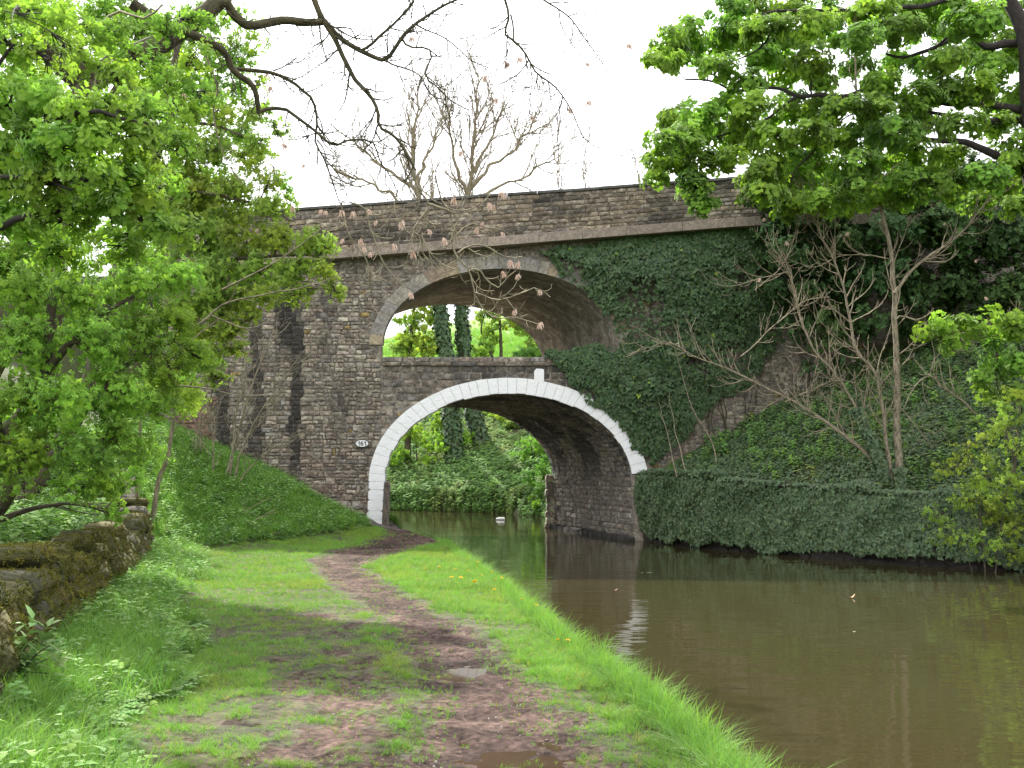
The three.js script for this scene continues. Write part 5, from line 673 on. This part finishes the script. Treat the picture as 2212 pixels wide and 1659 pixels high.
// ---------------------------------------------------------------- beyond the bridge
{
  const g0 = (x, z) => V(x, H(x, z), z), r = rng(131);
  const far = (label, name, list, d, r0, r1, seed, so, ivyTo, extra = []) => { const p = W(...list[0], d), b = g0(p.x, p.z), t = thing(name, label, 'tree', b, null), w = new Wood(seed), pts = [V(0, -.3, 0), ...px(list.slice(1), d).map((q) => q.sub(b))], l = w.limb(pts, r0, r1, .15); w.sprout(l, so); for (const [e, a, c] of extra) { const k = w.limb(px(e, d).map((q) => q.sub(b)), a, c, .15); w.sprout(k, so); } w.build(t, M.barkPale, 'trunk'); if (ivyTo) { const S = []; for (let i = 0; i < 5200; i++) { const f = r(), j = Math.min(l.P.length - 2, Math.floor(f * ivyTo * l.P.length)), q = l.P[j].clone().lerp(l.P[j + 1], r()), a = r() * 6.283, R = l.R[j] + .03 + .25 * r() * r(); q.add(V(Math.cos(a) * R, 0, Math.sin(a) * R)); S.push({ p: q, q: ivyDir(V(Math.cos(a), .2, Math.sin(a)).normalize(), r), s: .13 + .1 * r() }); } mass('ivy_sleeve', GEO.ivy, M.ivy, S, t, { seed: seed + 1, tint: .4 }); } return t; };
  const soF = { per: [2, 2.6, 3.6], len: [3.4, 1.7, .9], rad: [.04, .022, .013], ang: .62, up: .5, droop: 0, curl: .12, jit: .3, tip: .007, from: .42 };
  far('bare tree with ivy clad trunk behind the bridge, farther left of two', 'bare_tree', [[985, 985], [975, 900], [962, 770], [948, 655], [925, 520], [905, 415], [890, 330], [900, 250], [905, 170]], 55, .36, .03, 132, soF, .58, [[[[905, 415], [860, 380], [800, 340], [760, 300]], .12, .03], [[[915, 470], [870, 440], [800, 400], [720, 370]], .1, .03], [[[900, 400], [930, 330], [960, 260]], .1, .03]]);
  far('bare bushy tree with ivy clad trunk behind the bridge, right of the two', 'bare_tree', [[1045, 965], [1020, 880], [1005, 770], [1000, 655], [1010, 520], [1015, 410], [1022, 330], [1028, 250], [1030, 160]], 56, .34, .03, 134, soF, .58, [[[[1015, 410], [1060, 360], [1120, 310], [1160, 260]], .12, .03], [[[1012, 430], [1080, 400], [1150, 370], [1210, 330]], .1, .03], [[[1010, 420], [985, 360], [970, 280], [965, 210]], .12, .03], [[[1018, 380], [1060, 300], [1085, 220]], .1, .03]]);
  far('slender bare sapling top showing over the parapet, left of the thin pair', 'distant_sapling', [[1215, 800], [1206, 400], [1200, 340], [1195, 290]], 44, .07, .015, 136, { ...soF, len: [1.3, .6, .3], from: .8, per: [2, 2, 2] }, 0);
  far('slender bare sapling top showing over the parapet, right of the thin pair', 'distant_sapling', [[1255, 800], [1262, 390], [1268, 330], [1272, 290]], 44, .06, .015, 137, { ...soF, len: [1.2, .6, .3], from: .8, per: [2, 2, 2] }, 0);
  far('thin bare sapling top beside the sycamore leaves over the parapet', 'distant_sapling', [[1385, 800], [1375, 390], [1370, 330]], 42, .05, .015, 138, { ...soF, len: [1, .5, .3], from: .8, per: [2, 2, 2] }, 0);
  const fl = (name, label, base, limbs, clumps, seed, o = {}) => leafyTree(name, label, { base, seed, limbs, clumps, geos: GEO.far, leaf: M.lime, bark: M.barkMid, perArea: 40, minN: 60, kids: 9, ...o });
  const p1 = W(880, 1000, 56), q1 = g0(p1.x, p1.z); fl('spring_tree', 'yellow green spring tree seen through the left of the upper arch', q1, [[[q1, W(885, 800, 56), W(890, 700, 56), W(900, 620, 56)], .2, .06]], [K(880, 690, 34, 56, .7), K(915, 670, 34, 56, .8), K(870, 735, 30, 56, .6), K(910, 725, 34, 56, .8), K(940, 700, 30, 56, .8), K(860, 765, 26, 56, .8), K(900, 765, 30, 56), K(935, 750, 30, 56), K(920, 640, 30, 56, .5), K(860, 600, 50, 56), K(920, 560, 50, 56), K(800, 620, 50, 56), K(850, 520, 40, 56), K(960, 600, 40, 56)], 141);
  const p2 = W(1090, 960, 60), q2 = g0(p2.x, p2.z); fl('spring_tree', 'yellow green spring tree seen through the right of the upper arch', q2, [[[q2, W(1085, 800, 60), W(1080, 690, 60)], .2, .06], [[W(1085, 800, 60), W(1040, 720, 60), W(1060, 640, 60)], .08, .03]], [K(1045, 690, 30, 60, .7), K(1080, 680, 30, 60, .7), K(1110, 700, 28, 60, .6), K(1055, 730, 28, 60, .8), K(1130, 720, 24, 60, .5), K(1040, 760, 26, 60, .9), K(1060, 650, 26, 60, .5), K(1100, 600, 50, 60), K(1040, 580, 45, 60), K(1160, 570, 50, 60), K(1180, 640, 40, 60), K(1080, 520, 40, 60), K(1150, 750, 24, 60, .8)], 142);
  const p3 = W(1160, 900, 58), q3 = g0(p3.x, p3.z); fl('field_bush', 'green bush by the field seen low in the upper arch', q3, [[[q3, W(1155, 830, 58), W(1150, 780, 58)], .08, .04]], [K(1150, 765, 26, 58), K(1125, 772, 16, 58), K(1170, 760, 20, 58)], 143, { leaf: M.weed, category: 'bush' });
  const p4 = W(1050, 880, 62), q4 = g0(p4.x, p4.z); fl('field_bush', 'small dark bush between the ivied trunks and the field', q4, [[[q4, W(1048, 820, 62), W(1048, 770, 62)], .08, .04]], [K(1045, 762, 18, 62), K(1050, 745, 12, 62)], 144, { leaf: M.weed, category: 'bush' });
  // shrubs on the far wooded bank, seen through the lower arch
  const bush = [[900, 930, 56, 0], [945, 960, 55, 0], [1090, 905, 58, 1], [1120, 925, 57, 1], [1015, 945, 56, 0], [865, 985, 56, 0], [1060, 890, 60, 1], [960, 910, 58, 0], [1150, 960, 52, 2], [1178, 1010, 47.5, 2], [1188, 1065, 46, 2]], own = ['leafy shrub high on the far bank, second from the left arch edge', 'leafy shrub in the middle of the far bank just left of the ivied trunk', 'sunlit shrub high on the far bank, middle of three right of the trunks', 'sunlit shrub high on the far bank, rightmost of three by the arch curve', 'leafy shrub between the two ivied trunk bases on the far bank', 'leafy shrub nearest the left arch edge on the far bank', 'sunlit shrub high on the far bank, next to the right ivied trunk', 'leafy shrub at the top of the far bank behind the left ivied trunk', 'dense green shrub highest of three against the right arch wall', 'dense green shrub middle of three against the right arch wall', 'dense green shrub lowest of three, by the water at the right arch wall'];
  bush.forEach(([x, y, d, k], i) => { const c = W(x, y, d), b = V(c.x, Math.max(H(c.x, -d), -.3), -d); fl('bank_shrub', own[i], b, [[[b, b.clone().lerp(c, .6).add(V(0, .2, 0)), c], .05, .02]], [K(x, y, 36, d, .9), K(x - 24, y + 22, 26, d, .8), K(x + 22, y + 16, 26, d, .8)], 150 + i, { leaf: k === 1 ? M.lime : k === 2 ? M.grass : M.hawthorn, group: 'shrubs on the far bank', category: 'shrub', perArea: 60, size: .6, kids: 7 }); });
  const S = []; for (let i = 0; i < 110000 && S.length < 52000; i++) { const x = lerp(-16, 6, r()), z = lerp(-37, -66, r()); if (inPoly(canalPoly, x, z)) continue; const dR = polyDist(RB, x, z), dL = polyDist(LB, x, z); if (dL < dR || dR > 13 || dR < .05) continue; if (fbm(x * .5, z * .5, 241, 3) < .3) continue; S.push({ p: V(x, H(x, z), z), d: V((r() - .5) * .5 - .2, 1, .4 + (r() - .5) * .5).normalize(), s: .9 + 1.3 * r() * r(), c: mix3([.75, .8, .75], [1.5, .85, .9], smooth(.5, .75, fbm(x * .7, z * .7, 243, 3)) * .7 * r()) }); }
  tag(mass('bank_undergrowth', GEO.nettle, M.weed, S, null, { seed: 160, tint: .4 }), 'green undergrowth covering the far canal bank beyond the arch', 'undergrowth');
  const T = []; for (let i = 0; i < 9000; i++) { const z = lerp(-31, -44, r()), x = alongX(LB, z) - (z < -37 ? 2.5 : .35) * r() - .06; if (z > -36.8 && z < -33.5 && r() < .4) continue; if (z > -32) continue; T.push({ p: V(x, H(x, z) - .02, z), d: V((r() - .5) * .4, 1, (r() - .5) * .4).normalize(), s: .8 + .5 * r() }); }
  tag(mass('verge_grass', GEO.tuft, M.grass, T, null, { seed: 161 }), 'grass strip between path and water under the arch', 'grass');
  // field grass over the hill
  const Fd = []; for (let i = 0; i < 26000; i++) { const z = lerp(-58, -130, r() * r()), x = lerp(-22, 22, r()); if (polyDist(RB, x, z) < 12.5) continue; Fd.push({ p: V(x, H(x, z), z), d: Y, s: 3.2 + 2 * r() }); }
  tag(mass('field_grass', GEO.tuft, M.grass, Fd, null, { seed: 162, tint: .15 }), 'bright green field on the hill seen through the upper arch', 'field grass');
}

// ---------------------------------------------------------------- small things on the water
{
  const float = (x, y, name, label, cat, mk) => { const p = G(x, y, WATER), t = thing(name, label, cat, V(p.x, WATER, p.z)); mk(t); return t; };
  const leafM = std({ color: lin(.4, .2, .09), roughness: .7 }), pale = std({ color: lin(.62, .6, .42), roughness: .7 }), wh = std({ color: lin(.82, .82, .8), roughness: .5 });
  const blade = (len, wid, curl) => { const g = new THREE.BufferGeometry(), pos = [], idx = [], n = 6; for (let i = 0; i <= n; i++) { const u = i / n, w = wid * Math.sin(Math.PI * (.08 + .84 * u)), y = .006 + curl * (u - .4) * (u - .4) * len; pos.push((u - .5) * len, y + .25 * w, -w, (u - .5) * len, y, 0, (u - .5) * len, y + .25 * w, w); if (i) for (let k = 0; k < 2; k++) { const a = (i - 1) * 3 + k, b = i * 3 + k; idx.push(a, a + 1, b, a + 1, b + 1, b); } } g.setAttribute('position', new THREE.Float32BufferAttribute(pos, 3)); g.setIndex(idx); g.computeVertexNormals(); return g; };
  float(1080, 1123, 'floating_bottle', 'small white object floating beyond the arch near the far bank', 'litter', (t) => { const g = new THREE.LatheGeometry([[0, -.19], [.05, -.185], [.07, -.16], [.07, .06], [.05, .1], [.03, .13], [.03, .16], [0, .162]].map(([a, b]) => new THREE.Vector2(a, b)), 14).rotateZ(Math.PI / 2).translate(0, .035, 0); part('body', g, wh, t); const w = new Wood(171); w.limb([V(-.5, .01, .05), V(-.1, .015, .02), V(.6, .01, .1)], .012, .006, .03); w.build(t, M.barkMid, 'twig'); });
  float(1402, 1238, 'floating_leaf', 'long pale leaf scrap floating by the ivy curtain reflection', 'leaf', (t) => { part('blade', blade(.13, .012, .3), pale, t); const k = part('bud_scale', blade(.035, .012, .3), pale, t); k.position.x = -.13; });
  float(1330, 1276, 'floating_leaf', 'brown curled leaf drifting below the reflection of the white ring', 'leaf', (t) => { part('blade', blade(.07, .022, 1.4), leafM, t); });
  float(1840, 1292, 'floating_leaf', 'orange brown curled leaf on open water under the young ash', 'leaf', (t) => { part('blade', blade(.1, .03, 1.6), leafM, t); });
  float(1845, 1366, 'floating_leaf', 'tiny pale leaf on open water below the orange one', 'leaf', (t) => { part('blade', blade(.035, .01, .4), pale, t); });
}
renderer.render(scene, camera);
